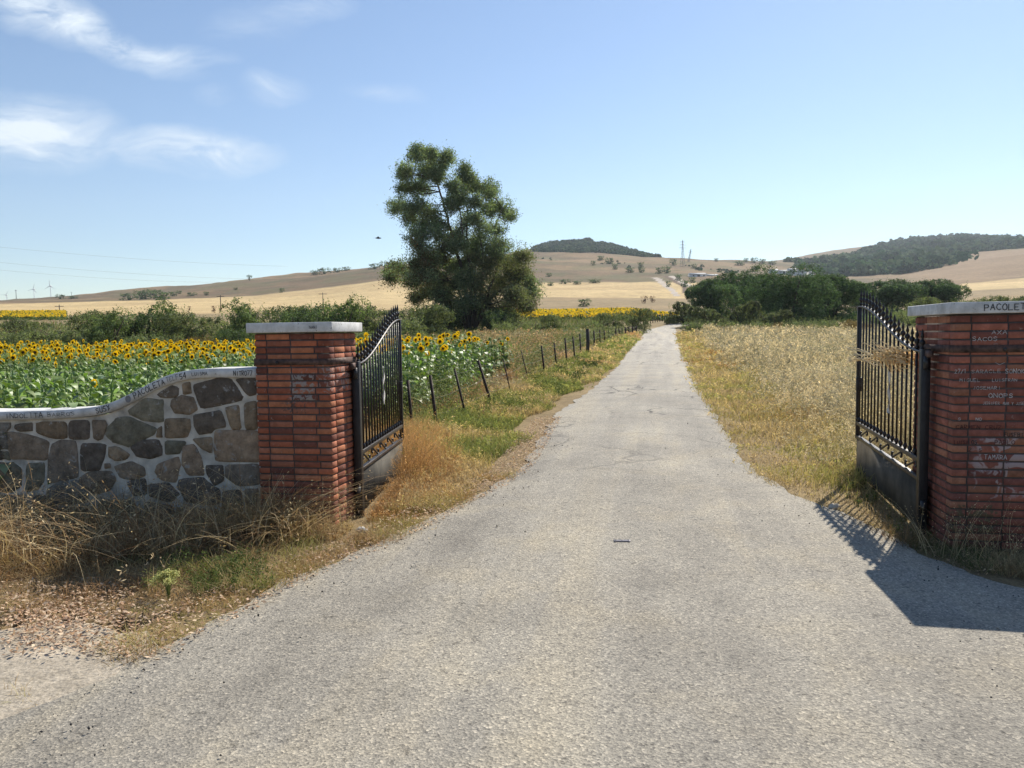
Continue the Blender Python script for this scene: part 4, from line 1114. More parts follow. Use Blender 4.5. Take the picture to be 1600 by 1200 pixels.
def sunflower_field():
    r = np.random.default_rng(21); pts = []
    for row in np.arange(-26, 4, .50):
        for q in np.arange(6.6, 31, .27):
            x = row + r.normal(0, .06) + .196 * (q - 6); y = q + r.normal(0, .07)
            px = 800 + F * x / y
            if px < -260: continue
            ym = np.interp(px, [-300, 0, 400, 620, 805, 840], [31, 29.5, 27, 24, 20.5, 17])
            if y > ym or x > fence_x(y) - .9 or px > 822: continue
            if px > 560 and y < 11.5: continue
            pts.append((x, y, px))
    pts = np.array(pts); pts = pts[np.argsort(pts[:, 1])]
    vis = ((pts[:, 2] > -10) & (pts[:, 2] < 402)) | ((pts[:, 2] > 575))
    idx = np.where(vis)[0]
    # keep both patches represented among the individuals
    right = [i for i in idx if pts[i, 2] > 575][:90]; left = [i for i in idx if pts[i, 2] < 402][:300 - len(right)]
    ind = set(right) | set(left)
    protos = {}
    dists = [[], []]
    for k, (x, y, px) in enumerate(pts):
        pb = .92 if y > 17 else (.45 if y > 15 else .02)
        if px > 560: pb = .42 
        bl = r.random() < pb
        v = int(r.integers(0, 6)) if bl else 6 + int(r.integers(0, 5))
        s = r.uniform(.84, 1.12); rz = r.normal(0, .4) if bl else r.uniform(0, 6.28)
        z = Gs(x, y) - .03
        if px > 560: s *= 1.1
        if k in ind:
            if v not in protos: protos[v] = o = sun_proto(v)
            else: o = copy_tree(protos[v])
            o.location = (x, y, z); o.rotation_euler = (r.normal(0, .04), r.normal(0, .04), rz); o.scale = (s,) * 3
            if px > 560:
                lab = 'blooming yellow sunflower with drooping leaves in the patch behind the leaning fence posts' if bl else 'leafy green sunflower still in bud in the patch behind the leaning fence posts'
                grp = 'sunflowers behind the leaning posts in bloom' if bl else 'sunflowers behind the leaning posts in bud'
            else:
                lab = 'yellow sunflower in bloom in the front rows of the field beyond the stone wall' if bl else 'green leafy sunflower in bud in the field just beyond the stone wall'
                grp = 'sunflowers in bloom beyond the stone wall' if bl else 'sunflowers in bud beyond the stone wall'
            tag(o, lab, 'sunflower', grp)
        else: dists[0].append((x, y, z, rz, s, v))
    P = {}
    for v in range(11):
        it = [q for q in dists[0] if q[5] == v]
        if not it: continue
        it = np.array(it); st, lv, hd, dc, bk = SV[v]
        c, s = np.cos(it[:, 3]), np.sin(it[:, 3])
        for V, f, C in st[:1] + lv + hd + dc + [bk]:
            V = np.asarray(V, float); n = len(V); m = len(it)
            W_ = np.stack([V[:, 0] * c[:, None] - V[:, 1] * s[:, None], V[:, 0] * s[:, None] + V[:, 1] * c[:, None], np.broadcast_to(V[:, 2], (m, n))], -1) * it[:, 4][:, None, None] + it[:, None, :3]
            Cn = np.broadcast_to(np.asarray(C), (n, 3)); Cm = np.tile(Cn, (m, 1)) * np.repeat(r.uniform(.8, 1.2, (m, 1)), n, 0)
            byl = {}
            for ff in (f if isinstance(f, list) else f.tolist()): byl.setdefault(len(ff), []).append(ff)
            first = True
            for L_, fl in byl.items():
                fa = (np.array(fl)[None] + (np.arange(m) * n)[:, None, None]).reshape(-1, L_)
                P.setdefault('x', []).append((W_.reshape(-1, 3), fa, Cm))
    tag(mk('sunflower_field', P['x'], M_petal), 'dense rows of yellow sunflowers filling the field behind the stone wall', 'sunflower field', kind='stuff')
sunflower_field()
def far_sunflowers(name, pxa, pxb, Da, Db, n, label, seed):
    r = np.random.default_rng(seed)
    px = r.uniform(pxa, pxb, n); D = r.uniform(Da, Db, n); x = (px - 800) / F * D
    ok = (x < xl(np.minimum(D, 112)) - 2.5) | (px < 700)
    x, D = x[ok], D[ok]; n = len(x)
    z = G(x, D)
    yel = r.random(n) < .62
    P = np.stack([x, D, z + r.uniform(.7, 1.15, n)], -1)
    C = jitter_col((.78, .52, .02), n, .15, r)
    p1 = leafq(P[yel], .34, .9, C[yel], r, nrm=np.array([0, -2.0, .3]), rand=.5)
    Pg = np.repeat(P, 2, 0) + r.normal(0, .22, (2 * n, 3)) - [0, 0, .4]
    p2 = leafq(Pg, .42, .7, jitter_col((.09, .14, .03), 2 * n, .25, r), r, flat=.6)
    tag(mk(name, [p1, p2], M_petal), label, 'sunflower field', kind='stuff')
far_sunflowers('distant_sunflower_field', 795, 1062, 112, 165, 16000, 'far strip of yellow sunflowers beyond the big tree', 31)
far_sunflowers('distant_sunflower_field', -120, 108, 150, 205, 9000, 'thin yellow strip of sunflowers beyond the hedge at far left', 32)

# ------------------------------------------------------------------ bushes and trees
OLIVE = np.array([.150, .172, .092]); DARK = np.array([.085, .118, .060]); MID = np.array([.135, .178, .078]); DRYB = np.array([.19, .13, .07])
def bushmesh(name, seed, w, d, h, n, leaf, col, elong=.45, lobes=14, stems=6, rag=.25):
    """a bush of many leaf clumps: returns (foliage part, stems part)"""
    r = np.random.default_rng(seed); parts = []
    for i in range(lobes):
        a = r.uniform(0, 2 * PI); q = r.random() ** .5; zz = r.uniform(.0, .78)
        edge = math.sqrt(max(.05, 1 - (zz * .9) ** 2))
        c = np.array([math.cos(a) * q * w * .36 * edge, math.sin(a) * q * d * .36 * edge, zz * h])
        rad = np.array([w, d, h]) * np.array([.20, .20, .22]) * r.uniform(.7, 1.25)
        m = n // lobes; nk = max(6, int(m / 26)); mm = m // nk
        tc, tv = ball_pts(nk, r, .82); tv2 = tv.copy(); tc[:, 2] = np.where(r.random(nk) < .3, np.abs(tc[:, 2]), tc[:, 2])
        tc = c + tc * rad
        sr = float(rad.mean()) * (.21 if leaf > .14 else .30)
        p, v = ball_pts(nk * mm, r, .3)
        idx = np.repeat(np.arange(nk), mm)
        p = tc[idx] + p * sr * r.uniform(.7, 1.5, nk)[idx][:, None]
        v = v * .5 + tv[idx]
        ok = p[:, 2] > -.05
        f = (r.uniform(.8, 1.2) * r.uniform(.62, 1.45, nk))[idx][:, None]
        C = jitter_col((0, 0, 0), 1, 0, r); C = np.clip(np.array(col) * f * (1 + .2 * r.standard_normal((nk * mm, 1))), .004, 1)
        V, qd, Cc = leafq(p[ok], leaf * r.uniform(.7, 1.3, ok.sum()), elong, C[ok], r, nrm=v[ok] * 1.2)
        parts.append((V, qd, Cc))
        # wisps sticking out of the lobe
    tw = int(lobes * (1 if leaf > .14 else 3)); a = r.uniform(0, 2 * PI, tw); q = r.random(tw) ** .5
    P = np.stack([np.cos(a) * q * w * .45, np.sin(a) * q * d * .45, h * (.55 + .35 * r.random(tw) * (1 - q * .5))], -1)
    for k in range(8):
        L_ = h * .28 * k / 8
        pp = P + np.stack([np.cos(a) * .3, np.sin(a) * .3, np.ones(tw)], -1) * L_ * (1 - .3 * q[:, None]) + r.normal(0, leaf * .35, (tw, 3))
        parts.append(leafq(pp, leaf * .9, elong, jitter_col(col * 1.1, tw, .25, r), r))
    st = []
    for i in range(stems):
        a = r.uniform(0, 2 * PI); q = r.uniform(.1, .35)
        st.append(tube([(0.05 * math.cos(a), .05 * math.sin(a), -.1), (math.cos(a) * q * w * .4, math.sin(a) * q * d * .4, h * .4), (math.cos(a) * q * w, math.sin(a) * q * d, h * .75)], [h * .022, h * .015, h * .006], 5, (.07, .055, .045)))
    return parts, st
def bush_proto(name, *a, **k):
    parts, st = bushmesh(name, *a, **k)
    t = empty(name, (0, 0, 0)); mk('foliage', parts, M_leaf, t); mk('stem', st, M_bark, t)
    return t
used = set()
def place(proto, x, y, s=1, rz=0, sz=None, label=None, cat=None, group=None, dz=0):
    o = proto if proto.name not in used else copy_tree(proto)
    used.add(proto.name)
    o.location = (x, y, Gs(x, y) + dz); o.rotation_euler = (0, 0, rz); o.scale = (s, s, sz or s)
    for key in ('group',):
        if key in o: del o[key]
    return tag(o, label, cat, group)
def col_at(px, D): return (px - 800) / F * D

# hero tree: skeleton and leaf clumps (positions in metres: right of trunk, depth, height)
def hero_tree():
    D0 = 60.0; base = ground(733, 531)[0]; bx = col_at(735, D0); bz = Gs(bx, D0)
    t = empty('eucalyptus_tree', (bx, D0, bz), 0, 'tall ragged tree with an open leaning crown and several bare limbs standing beyond the fence', 'tree')
    r = np.random.default_rng(77)
    CL = [(290,120,75),(330,200,80),(215,210,60),(420,150,55),(390,230,65),(540,200,50),(560,290,65),(480,300,55),(640,290,55),(700,310,42),(300,300,50),(240,300,42),(620,380,52),(500,370,62),(740,410,60),(790,440,42),(690,440,40),(250,410,72),(165,405,45),(330,430,50),(230,480,46),(310,510,55),(400,500,62),(270,580,70),(370,560,66),(560,480,42),(650,540,46),(730,550,48),(290,650,52),(400,690,58),(510,640,45),(350,720,52),(620,680,72),(740,660,72),(560,740,60),(680,760,92),(800,740,82),(890,700,44),(850,820,84),(750,860,92),(620,850,72),(900,880,62),(830,930,62),(660,960,72),(560,830,52),(160,770,58),(270,750,45),(120,820,38),(300,820,60),(400,830,60),(240,850,44),(520,560,60),(450,620,60),(460,760,60),(500,850,60),(420,940,55),(560,960,60),(640,1030,60),(740,1090,60),(830,1080,50),(520,1080,50),(460,1050,50),(620,620,50),(470,400,45),(600,470,45),(180,300,25),(690,340,30),(330,900,58),(430,900,52),(270,940,40),(480,980,55),(560,1020,55),(780,1010,62),(900,990,45),(700,1050,52),(600,1060,48),(280,80,40),(350,110,40),(450,110,30),(580,240,35),(180,215,26),(140,430,22),(820,470,22),(930,860,30),(940,910,26)]
    S = D0 / F
    cs = []
    for X, Y, Rr in CL:
        px = 580 + X / 3.75; py = 210 + Y / 3.75
        py += 3; p = at(px, py, D0); low = Y > 600
        dy = r.uniform(-1, 1) * (2.6 if not low else 3.4) * (1 - .3 * (Y < 200))
        f = (D0 + dy) / D0
        q = np.array([p[0] * f, D0 + dy, CAMZ + (p[2] - CAMZ) * f]) - [bx, D0, bz]
        cs.append((q, Rr / 3.75 * S, X, Y))
    leaves = []
    for k, (c, rad, X, Y) in enumerate(cs):
        # each clump is a handful of small tufts, so the sky shows between them
        nt_ = max(5, int(13 * rad / .9))
        dens = 1.0
        nt_ = int(max(7, 24 * rad / .9))
        tc = c + r.normal(0, .43, (nt_, 3)) * rad * [1, 1.1, .85]
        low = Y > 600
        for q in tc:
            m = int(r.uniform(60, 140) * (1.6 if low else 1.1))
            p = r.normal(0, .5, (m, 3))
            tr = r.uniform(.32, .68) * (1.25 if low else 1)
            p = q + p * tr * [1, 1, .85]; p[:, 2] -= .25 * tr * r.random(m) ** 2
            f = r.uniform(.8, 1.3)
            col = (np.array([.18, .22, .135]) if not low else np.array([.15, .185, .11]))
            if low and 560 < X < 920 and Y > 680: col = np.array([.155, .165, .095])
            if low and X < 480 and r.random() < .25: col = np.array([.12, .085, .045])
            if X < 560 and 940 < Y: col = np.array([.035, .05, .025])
            if r.random() < .22: col = col * 1.5
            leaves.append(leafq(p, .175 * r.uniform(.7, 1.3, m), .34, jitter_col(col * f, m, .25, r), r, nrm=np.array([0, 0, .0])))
    mk('crown', leaves, M_leaf, t)
    limbs = []
    def zp(X, Y, dy=0):
        p = at(580 + X / 3.75, 210 + Y / 3.75, D0); f = (D0 + dy) / D0
        return np.array([p[0] * f, D0 + dy, CAMZ + (p[2] - CAMZ) * f]) - [bx, D0, bz]
    b0 = np.array([0, 0, -.3])
    main = [([b0, zp(575, 1000), zp(555, 900), zp(520, 780), zp(485, 620), zp(440, 450), zp(400, 330, .4), zp(360, 180, .5), zp(310, 110, .4)], .34),
            ([b0, zp(585, 980, .3), zp(575, 800, .5), zp(560, 600, .6), zp(555, 420, .6), zp(540, 230, .5)], .25),
            ([b0, zp(610, 960, -.4), zp(600, 800, -.6), zp(540, 640, -.4), zp(520, 480, -.5), zp(490, 300, -.5)], .22),
            ([b0, zp(640, 960, .6), zp(660, 760, .8), zp(635, 560, .9), zp(605, 430, .6), zp(590, 300, .3)], .22),
            ([b0, zp(680, 960, -.8), zp(740, 780, -1), zp(720, 560, -.6), zp(770, 430, -.2)], .18),
            ([b0, zp(520, 930, -.6), zp(430, 830, -.9), zp(330, 760, -1), zp(180, 780, -1.1)], .16),
            ([b0, zp(500, 960, .8), zp(420, 900, 1), zp(300, 870, 1.3)], .12), ([b0, zp(700, 960, .8), zp(830, 860, 1.4), zp(900, 760, 1.6)], .16)]
    nodes = []
    for P, rd in main:
        P = np.array(P); n = len(P)
        tt = np.linspace(0, n - 1, n * 4); PP = np.stack([np.interp(tt, range(n), P[:, i]) for i in range(3)], -1)
        PP += r.normal(0, .05, PP.shape); rr_ = .6 * rd * (1 - .88 * (tt / (n - 1)) ** .7) + .015
        limbs.append(tube(PP, rr_, 7, (.085, .07, .058)))
        nodes += [(p, q) for p, q in zip(PP[4:], rr_[4:])]
    NP = np.array([p for p, q in nodes]); NR = np.array([q for p, q in nodes])
    twigs = []
    for c, rad, X, Y in cs:
        below = NP[:, 2] < c[2] - .1
        dd = np.linalg.norm(NP - c, axis=1) + (~below) * 4
        k = int(np.argmin(dd)); a = NP[k]
        mid = (a + c) / 2 + r.normal(0, .15, 3) - [0, 0, .1]
        limbs.append(tube([a, mid, c], [min(NR[k] * .6, .09), .05, .025], 5, (.08, .066, .055)))
        for _ in range(5):
            e = c + r.normal(0, rad * .45, 3); m2 = (c + e) / 2 + r.normal(0, .08, 3)
            limbs.append(tube([mid * .3 + c * .7, m2, e], [.022, .014, .007], 4, (.08, .066, .055)))
    mk('trunk', limbs, M_bark, t, smooth=True)
hero_tree()

# shrubs around the foot of the tree
pA = bush_proto('bush', 41, 4.2, 3.2, 2.6, 9000, .13, DARK * 1.05, lobes=14)
pB = bush_proto('bush', 42, 4.6, 3.4, 2.3, 9000, .12, OLIVE, lobes=16, rag=.4)
pC = bush_proto('bush', 43, 3.4, 3.0, 2.9, 8000, .12, MID, lobes=12, rag=.35)
pD = bush_proto('bush', 44, 5.0, 3.0, 1.9, 9000, .12, OLIVE * 1.15, lobes=18, rag=.45)
pE = bush_proto('dry_bush', 45, 5.0, 3.2, 1.7, 8000, .12, DRYB, elong=.2, lobes=16, rag=.4)
PB = [pA, pB, pC, pD, pE]
HB = 'bushes in the hedge behind the sunflowers'
hed = [(-190, 40, 1, 1.1, 'b'), (-80, 44, 0, 1.1, 'b'), (10, 38, 3, 1.0, 'olive bush low in the hedge at the left edge of the photo'), (55, 46, 1, .95, 'dull green hedge bush under the far yellow strip'), (105, 40, 3, 1.05, 'low spreading grey green bush in the hedge left of the tall ones'),
       (140, 45, 1, 1.15, 'grey green bush where the hedge first rises, below the hillside shrubs'), (175, 41, 2, .95, 'bushy green shrub in the hedge left of the darkest ones'), (215, 44, 0, 1.05, 'dark green bush in the hedge over the middle of the stone wall'),
       (258, 46, 2, 1.15, 'dark upright bush beside another at the peak of the hedge left of the pillar'), (240, 36, 3, .8, 'pale wispy bush in front of the dark hedge bushes'), (300, 43, 1, 1.05, 'olive green bush behind the brown dry brush'), 
       (262, 33, 4, .62, 'tan dry brush at the sunflower edge below the hedge'), (318, 32, 4, .72, 'brown dry brush at the sunflower edge left of the pillar'), (372, 33, 0, .62, 'dark bush close against the left side of the brick pillar'), (350, 46, 3, 1.15, 'low grey green bush in the hedge above the dry brush'),
       (385, 43, 2, 1.12, 'rounded dark bush rising above the pillar cap at its left end'), (430, 46, 1, 1.2, 'grey green bush behind the left half of the pillar cap'), (462, 42, 0, 1.05, 'dark green bush over the middle of the pillar cap'),
       (500, 46, 0, 1.2, 'dark round bush over the right end of the pillar cap'), (540, 43, 2, 1.15, 'spiky green bush standing up right of the pillar cap'), (580, 47, 1, 1.2, 'olive bush behind the spear points of the left gate'),
       (548, 34, 3, .85, 'low green bush just behind the left gate and pillar cap'), (625, 45, 3, 1.25, 'wide olive bush right of the left gate beneath the tree'), (655, 50, 1, 1.2, 'grey green bush at the left foot of the big tree'),
       (668, 54, 0, 1.15, 'dark bluish shrub tucked under the big tree on its left'), (700, 55, 2, .9, 'green shrub against the trunk of the big tree'), (775, 55, 0, .95, 'dark shrub under the big tree on its right'),
       (800, 52, 3, .9, 'low green shrub right of the big tree'), (835, 54, 3, .85, 'low olive shrub below the far sunflowers right of the tree'), (865, 56, 1, .8, 'small grey green shrub midway between the tree and the lane'), (960, 60, 1, .85, 'grey green shrub behind the fence below the far sunflowers'),
       (935, 58, 3, .85, 'spreading shrub behind the thick fence post'), (992, 66, 1, 1.0, 'bushy shrub at the end of the fence beside the lane'), (902, 57, 3, .7, 'lowest shrub in front of the far sunflowers')]
rb = random.Random(8)
for (px, D, v, s, lab) in hed:
    if lab == 'b': lab = 'hedge bush beyond the left edge of the photo'
    place(PB[v], col_at(px, D), D, s * (.92 if D < 60 else .9), rb.uniform(0, 6.28), None, lab, 'bush', HB if px < 640 else 'shrubs round the big tree and fence')

# big wild olives right of the lane
bigs = [bush_proto('olive_thicket', 61, 9.5, 8, 6.2, 40000, .17, DARK * [.82, .95, 1.0], lobes=22, rag=.22), bush_proto('olive_thicket', 62, 7.5, 7, 5.4, 34000, .17, DARK * [1.0, 1.12, 1.15], lobes=17, rag=.22),
        bush_proto('olive_thicket', 63, 4.6, 4.6, 2.9, 16000, .15, OLIVE * .85, lobes=10, rag=.18)]
for (px, D, v, s, sz, lab) in [(1112, 84, 1, 1.0, 1.02, 'dark rounded wild olive nearest the lane on its right'), (1165, 90, 0, 1.1, 1.10, 'broad dark wild olive behind the nearest one, below the white barn'), (1235, 74, 0, 1.0, .98, 'tallest dark green wild olive in the middle of the thicket'),
                               (1300, 80, 1, 1.12, 1.05, 'dark wild olive at the right end of the big thicket'), (1190, 96, 1, 1.2, 1.15, 'wild olive crown showing highest at the back of the thicket'), (1158, 66, 2, 1.0, 1.0, 'small round grey green bush in front of the dark wild olives'),
                               (1108, 68, 2, .95, .85, 'low greyish bush at the lane end of the thicket'), (1270, 92, 1, 1.2, 1.1, 'wild olive behind the tallest one of the thicket'), (1350, 84, 2, 1.2, .95, 'low bush behind the top of the right gate'),
                               (1395, 98, 1, 1.25, 1.0, 'dark bush left of the right pillar cap'), (1462, 100, 1, 1.25, 1.0, 'dark bush above the left end of the right pillar cap'), (1350, 104, 1, .9, .82, 'dark bush behind the spear points of the right gate'),
                               (1210, 62, 2, .8, .7, 'leafy low green bush under the tallest wild olive'), (1068, 92, 2, 1.1, 1.0, 'dark bush hugging the bend of the lane')]:
    place(bigs[v], col_at(px, D), D, s, rb.uniform(0, 6.28), sz, lab, 'bush', 'wild olive thicket right of the lane')
rights = [(1400, 62, 3, 1.1), (1445, 66, 1, 1.15), (1490, 70, 3, 1.25), (1535, 72, 1, 1.2), (1575, 70, 3, 1.3), (1620, 72, 1, 1.2), (1365, 58, 3, .9), (1425, 54, 3, .9), (1300, 56, 3, .7), (1255, 58, 3, .65), (1180, 58, 3, .6), (1130, 60, 3, .62), (1092, 62, 3, .62), (1340, 50, 4, .7), (1210, 60, 4, .5)]
rl = ['green scrub bush behind the right gate bars', 'grey green scrub bush left of the right pillar cap', 'wide scrub bush behind the right pillar cap', 'grey green scrub bush over the lettering on the right cap', 'wide scrub bush at the right edge above the pillar', 'scrub bush just outside the right edge', 'low scrub bush left of the right gate top',
      'low scrub bush hidden behind the right gate spears', 'low weedy bush at the right foot of the thicket', 'low weedy bush in the middle foot of the thicket', 'low weedy bush below the small round grey green bush', 'low weedy bush at the left foot of the thicket', 'low weedy bush nearest the lane', 'brown dry brush beside the right gate top', 'small brown dry brush at the thicket foot']
for (px, D, v, s), lab in zip(rights, rl):
    place(PB[v], col_at(px, D), D, s, rb.uniform(0, 6.28), None, lab, 'bush', 'scrub bushes right of the lane')

# far shrubs and trees on the fields and hills
fs_ = bush_proto('distant_shrub', 71, 1.0, 1.0, .8, 700, .11, DARK * 1.1, lobes=7, stems=3)
ft_ = bush_proto('distant_tree', 72, 1.0, 1.0, 1.1, 800, .10, DARK * 1.1, lobes=8, stems=3)
fr_ = bush_proto('distant_tree', 73, 1.0, 1.0, 1.2, 700, .10, np.array([.10, .045, .03]), lobes=7, stems=3)
def far(px, py, wpx, hpx, D, proto, label, group=None):
    x = col_at(px, D); s = wpx / F * D
    o = place(proto, x, D, s, rb.uniform(0, 6.28), hpx / F * D / (.8 if proto is fs_ else 1.1), label, 'shrub' if proto is fs_ else 'tree', group)
def D_for(px, py, lo=200, hi=1100):
    Ds = np.geomspace(lo, hi, 400); d = ray(float(px), float(py)); d = d / d[1]
    h = CAMZ + d[2] * Ds - G(d[0] * Ds, Ds); k = np.argmax(h < 0)
    return float(Ds[k]) if (h < 0).any() else hi * .72
FARL = [(395, 436, 8, 7, 't', 'lone tree on the skyline of the left hill'), (496, 419, 14, 6, 's', 'dark shrub left of the rocky clump on the left hilltop'), (512, 419, 22, 8, 's', 'largest shrub of the clump on the left hilltop'), (532, 420, 16, 6, 's', 'shrub right of the hilltop clump on the left hill'), (546, 421, 14, 5, 's', 'rightmost low shrub of the left hilltop clump'),
        (590, 418, 18, 7, 's', 'shrub on the ridge just left of the big tree'), (606, 416, 20, 9, 's', 'tall shrub on the ridge touching the big tree crown'), (100, 465, 14, 6, 's', 'shrub on the left ridge beside the wind turbines'), (120, 466, 16, 4, 's', 'low shrub right of the wind turbines'),
        (208, 466, 26, 9, 's', 'left shrub of the dark clump on the left hillside'), (230, 464, 28, 12, 's', 'tallest shrub of the dark clump on the left hillside'), (258, 465, 30, 11, 's', 'right shrub of the dark clump on the left hillside'), (243, 459, 26, 8, 's', 'upper shrub of the dark clump on the left hillside'), (276, 461, 14, 6, 's', 'small shrub at the right tip of the hillside clump'), (285, 458, 10, 4, 's', 'tiny shrub above the right tip of the hillside clump'),
        (305, 461, 16, 5, 's', 'low shrub on the hillside right of the dark clump'), (327, 460, 9, 5, 's', 'round shrub alone on the hillside right of the dark clump'), (373, 452, 8, 3, 's', 'tiny shrub halfway along the left hillside'), (445, 455, 8, 6, 's', 'small tree at the edge of the wheat on the left'),
        (300, 484, 5, 6, 'r', 'small reddish tree at the lower edge of the wheat above the hedge'), (338, 486, 8, 9, 'r', 'red brown tree at the lower edge of the wheat near the pole'), (348, 486, 5, 7, 'r', 'thin red brown tree touching the pole in the wheat'),
        (839, 477, 9, 10, 'r', 'little red brown tree right of the big tree'), (915, 476, 22, 10, 's', 'round green shrub alone in the dry field right of the big tree'), (846, 445, 10, 5, 's', 'low dark shrub at the top of the wheat right of the big tree'), (862, 445, 12, 5, 's', 'dark shrub on the wheat edge nearest the big tree'), (885, 442, 18, 6, 's', 'dark shrub row start on the wheat edge'), (903, 443, 16, 5, 's', 'dark low shrub in the middle of the wheat edge'),
        (930, 441, 22, 5, 's', 'flat dark shrub on the wheat edge'), (1008, 471, 12, 9, 'r', 'bare reddish bush below the pale track'), (1020, 470, 10, 8, 'r', 'reddish bush at the foot of the pale track'),
        (860, 431, 10, 5, 's', 'small shrub on the brown hill right of the tree'), (928, 413, 8, 6, 's', 'small round shrub on the brown hill left of the others'), (940, 405, 12, 6, 's', 'shrub just under the wooded hill'), (953, 410, 14, 8, 's', 'dark round shrub on the brown hill'), (962, 419, 10, 7, 's', 'dark shrub on the brown hill above its row'), (1002, 417, 11, 8, 's', 'round dark shrub midway across the brown hill'),
        (985, 424, 16, 7, 's', 'leftmost bush of the row on the brown hill'), (1003, 424, 12, 7, 's', 'middle bush of the row on the brown hill'), (1032, 425, 14, 8, 's', 'left bush of the pair below the pylon'), (1043, 424, 14, 9, 's', 'right bush of the pair below the pylon'), (1052, 412, 12, 8, 's', 'bush beside the foot of the pylon'), (1085, 418, 10, 6, 's', 'bush above the white barn'),
        (1119, 407, 8, 4, 's', 'small bush on the saddle skyline right of the pylon'), (1155, 413, 18, 6, 's', 'low bush on the saddle slope'), (1165, 408, 8, 5, 's', 'left tree of the skyline row on the saddle'), (1178, 409, 12, 7, 's', 'tallest tree of the skyline row on the saddle'), (1190, 410, 12, 6, 's', 'right tree of the skyline row on the saddle'), (1205, 412, 16, 5, 's', 'low end of the skyline row on the saddle'),
        (1180, 420, 14, 6, 's', 'bush left of the white farmhouse'), (1506, 452, 6, 6, 't', 'small lone tree on the edge of the right wheat field'), (1060, 436, 12, 8, 's', 'scrub between the two pale tracks'), (1070, 446, 14, 9, 's', 'scrub lower down between the two pale tracks'), (1045, 446, 9, 8, 's', 'scrub at the left of the pale tracks'), (1082, 440, 12, 8, 's', 'scrub right of the pale tracks')]
for (px, py, w, h, k, lab) in FARL:
    D = D_for(px, py + h * .3)
    far(px, py, w * 1.1, h * 1.25, D, {'s': fs_, 't': ft_, 'r': fr_}[k], lab)

# woods on the hills: too many crowns to count
def woods(name, n, sampler, size, label, seed, cols):
    r = np.random.default_rng(seed)
    px, D = sampler(r, n); x = (px - 800) / F * D; z = G(x, D); n = len(px)
    th = np.arange(6) * PI / 3
    s = size * r.uniform(.45, 1.1, n) * np.where(r.random(n) < .10, 1.7 if size > 5 else 1.25, 1)
    parts = []
    m = 34
    v = r.standard_normal((n, m, 3)); v /= np.linalg.norm(v, axis=2)[..., None]; v[..., 2] = np.abs(v[..., 2]) * 1.0
    P = (v * s[:, None, None] * [1, 1, 1.05] * r.uniform(.75, 1.1, (n, m, 1)) + np.stack([x, D, z], -1)[:, None]).reshape(-1, 3)
    base = cols[r.integers(0, len(cols), n)] * r.uniform(.75, 1.3, (n, 1))
    C = np.repeat(base, m, 0) * r.uniform(.8, 1.2, (n * m, 1))
    parts.append(leafq(P, np.repeat(s * .62, m), .9, C, r, nrm=v.reshape(-1, 3) * .8))
    tag(mk(name, parts, M_far), label, 'woodland', kind='stuff')
wc = np.array([[.042, .09, .04], [.06, .11, .045], [.085, .125, .055], [.03, .06, .03]])
def s1(r, n):
    px = r.uniform(836, 1030, n * 2); D = r.uniform(885, 1190, n * 2)
    x = (px - 800) / F * D
    k = fbm(x, D, .03, 3) > np.interp(px, [836, 860, 960, 1030], [.5, .2, .32, .68])
    return px[k][:n], D[k][:n]
woods('hill_woodland', 4200, s1, 3.8, 'dark woodland covering the rounded hill right of the big tree', 81, wc)
def s2(r, n):
    px = r.uniform(1225, 1760, n * 3); D = r.uniform(950, 1900, n * 3)
    x = (px - 800) / F * D
    lim = np.interp(px, [1225, 1290, 1380, 1440, 1700], [1010, 1090, 1300, 1900, 1900])
    k = (fbm(x, D, .02, 4) > np.interp(px, [1225, 1300, 1450], [.55, .44, .36])) & (D < lim + 500 * (fbm(x, D, .01, 2) - .5))
    return px[k][:n], D[k][:n]
woods('hill_woodland', 6500, s2, 6.0, 'hazy green woodland spread over the long hill at the right', 82, wc * 1.15)
def s3(r, n):
    px = r.uniform(1240, 1520, n * 3); D = r.uniform(670, 980, n * 3); x = (px - 800) / F * D
    k = (r.random(n * 3) < np.interp(px, [1240, 1280, 1320, 1440, 1500], [.1, .6, 1, .9, .05])) & (fbm(x, D, .03, 3) > .4)
    return px[k][:n], D[k][:n]
woods('valley_woodland', 620, s3, 6.5, 'grove of taller grey green trees in the valley below the right hill', 83, wc * 1.3)
def s4(r, n):
    px = r.uniform(850, 1180, n * 3); D = r.uniform(560, 850, n * 3); x = (px - 800) / F * D
    k = fbm(x, D, .03, 3) > .66
    return px[k][:n], D[k][:n]
woods('hillside_scrub', 160, s4, 1.6, 'scattered low scrub dotted over the brown hillside', 84, wc)

# ------------------------------------------------------------------ grasses and weeds
def col_mix(P, cols, sc, r, jit=.18):
    """patchy mix of plant colours over the ground"""
    cols = np.array(cols, float); n = len(P); k = len(cols)
    f = np.clip(fbm(P[:, 0], P[:, 1], sc, 3) * 1.9 - .45, 0, .999) * (k - 1) + r.normal(0, .35, n)
    f = np.clip(f, 0, k - 1.001); i = f.astype(int); t = (f - i)[:, None]
    c = cols[i] * (1 - t) + cols[i + 1] * t
    return np.clip(c * (1 + jit * r.standard_normal((n, 1))), .01, 1)
def heads(tip, d, h, w, C, r, m=5, droop=.25):
    """loose seed heads: m small husks down the last part of each stalk"""
    out = []
    for k in range(m):
        P = tip - d * (h * .05 * k)[:, None] - np.array([0, 0, 1.]) * (h * .06 * k)[:, None] + r.normal(0, 1, tip.shape) * (w * 1.6)[:, None]
        out.append(leafq(P, w * 4.2, .33, C, r))
    return out
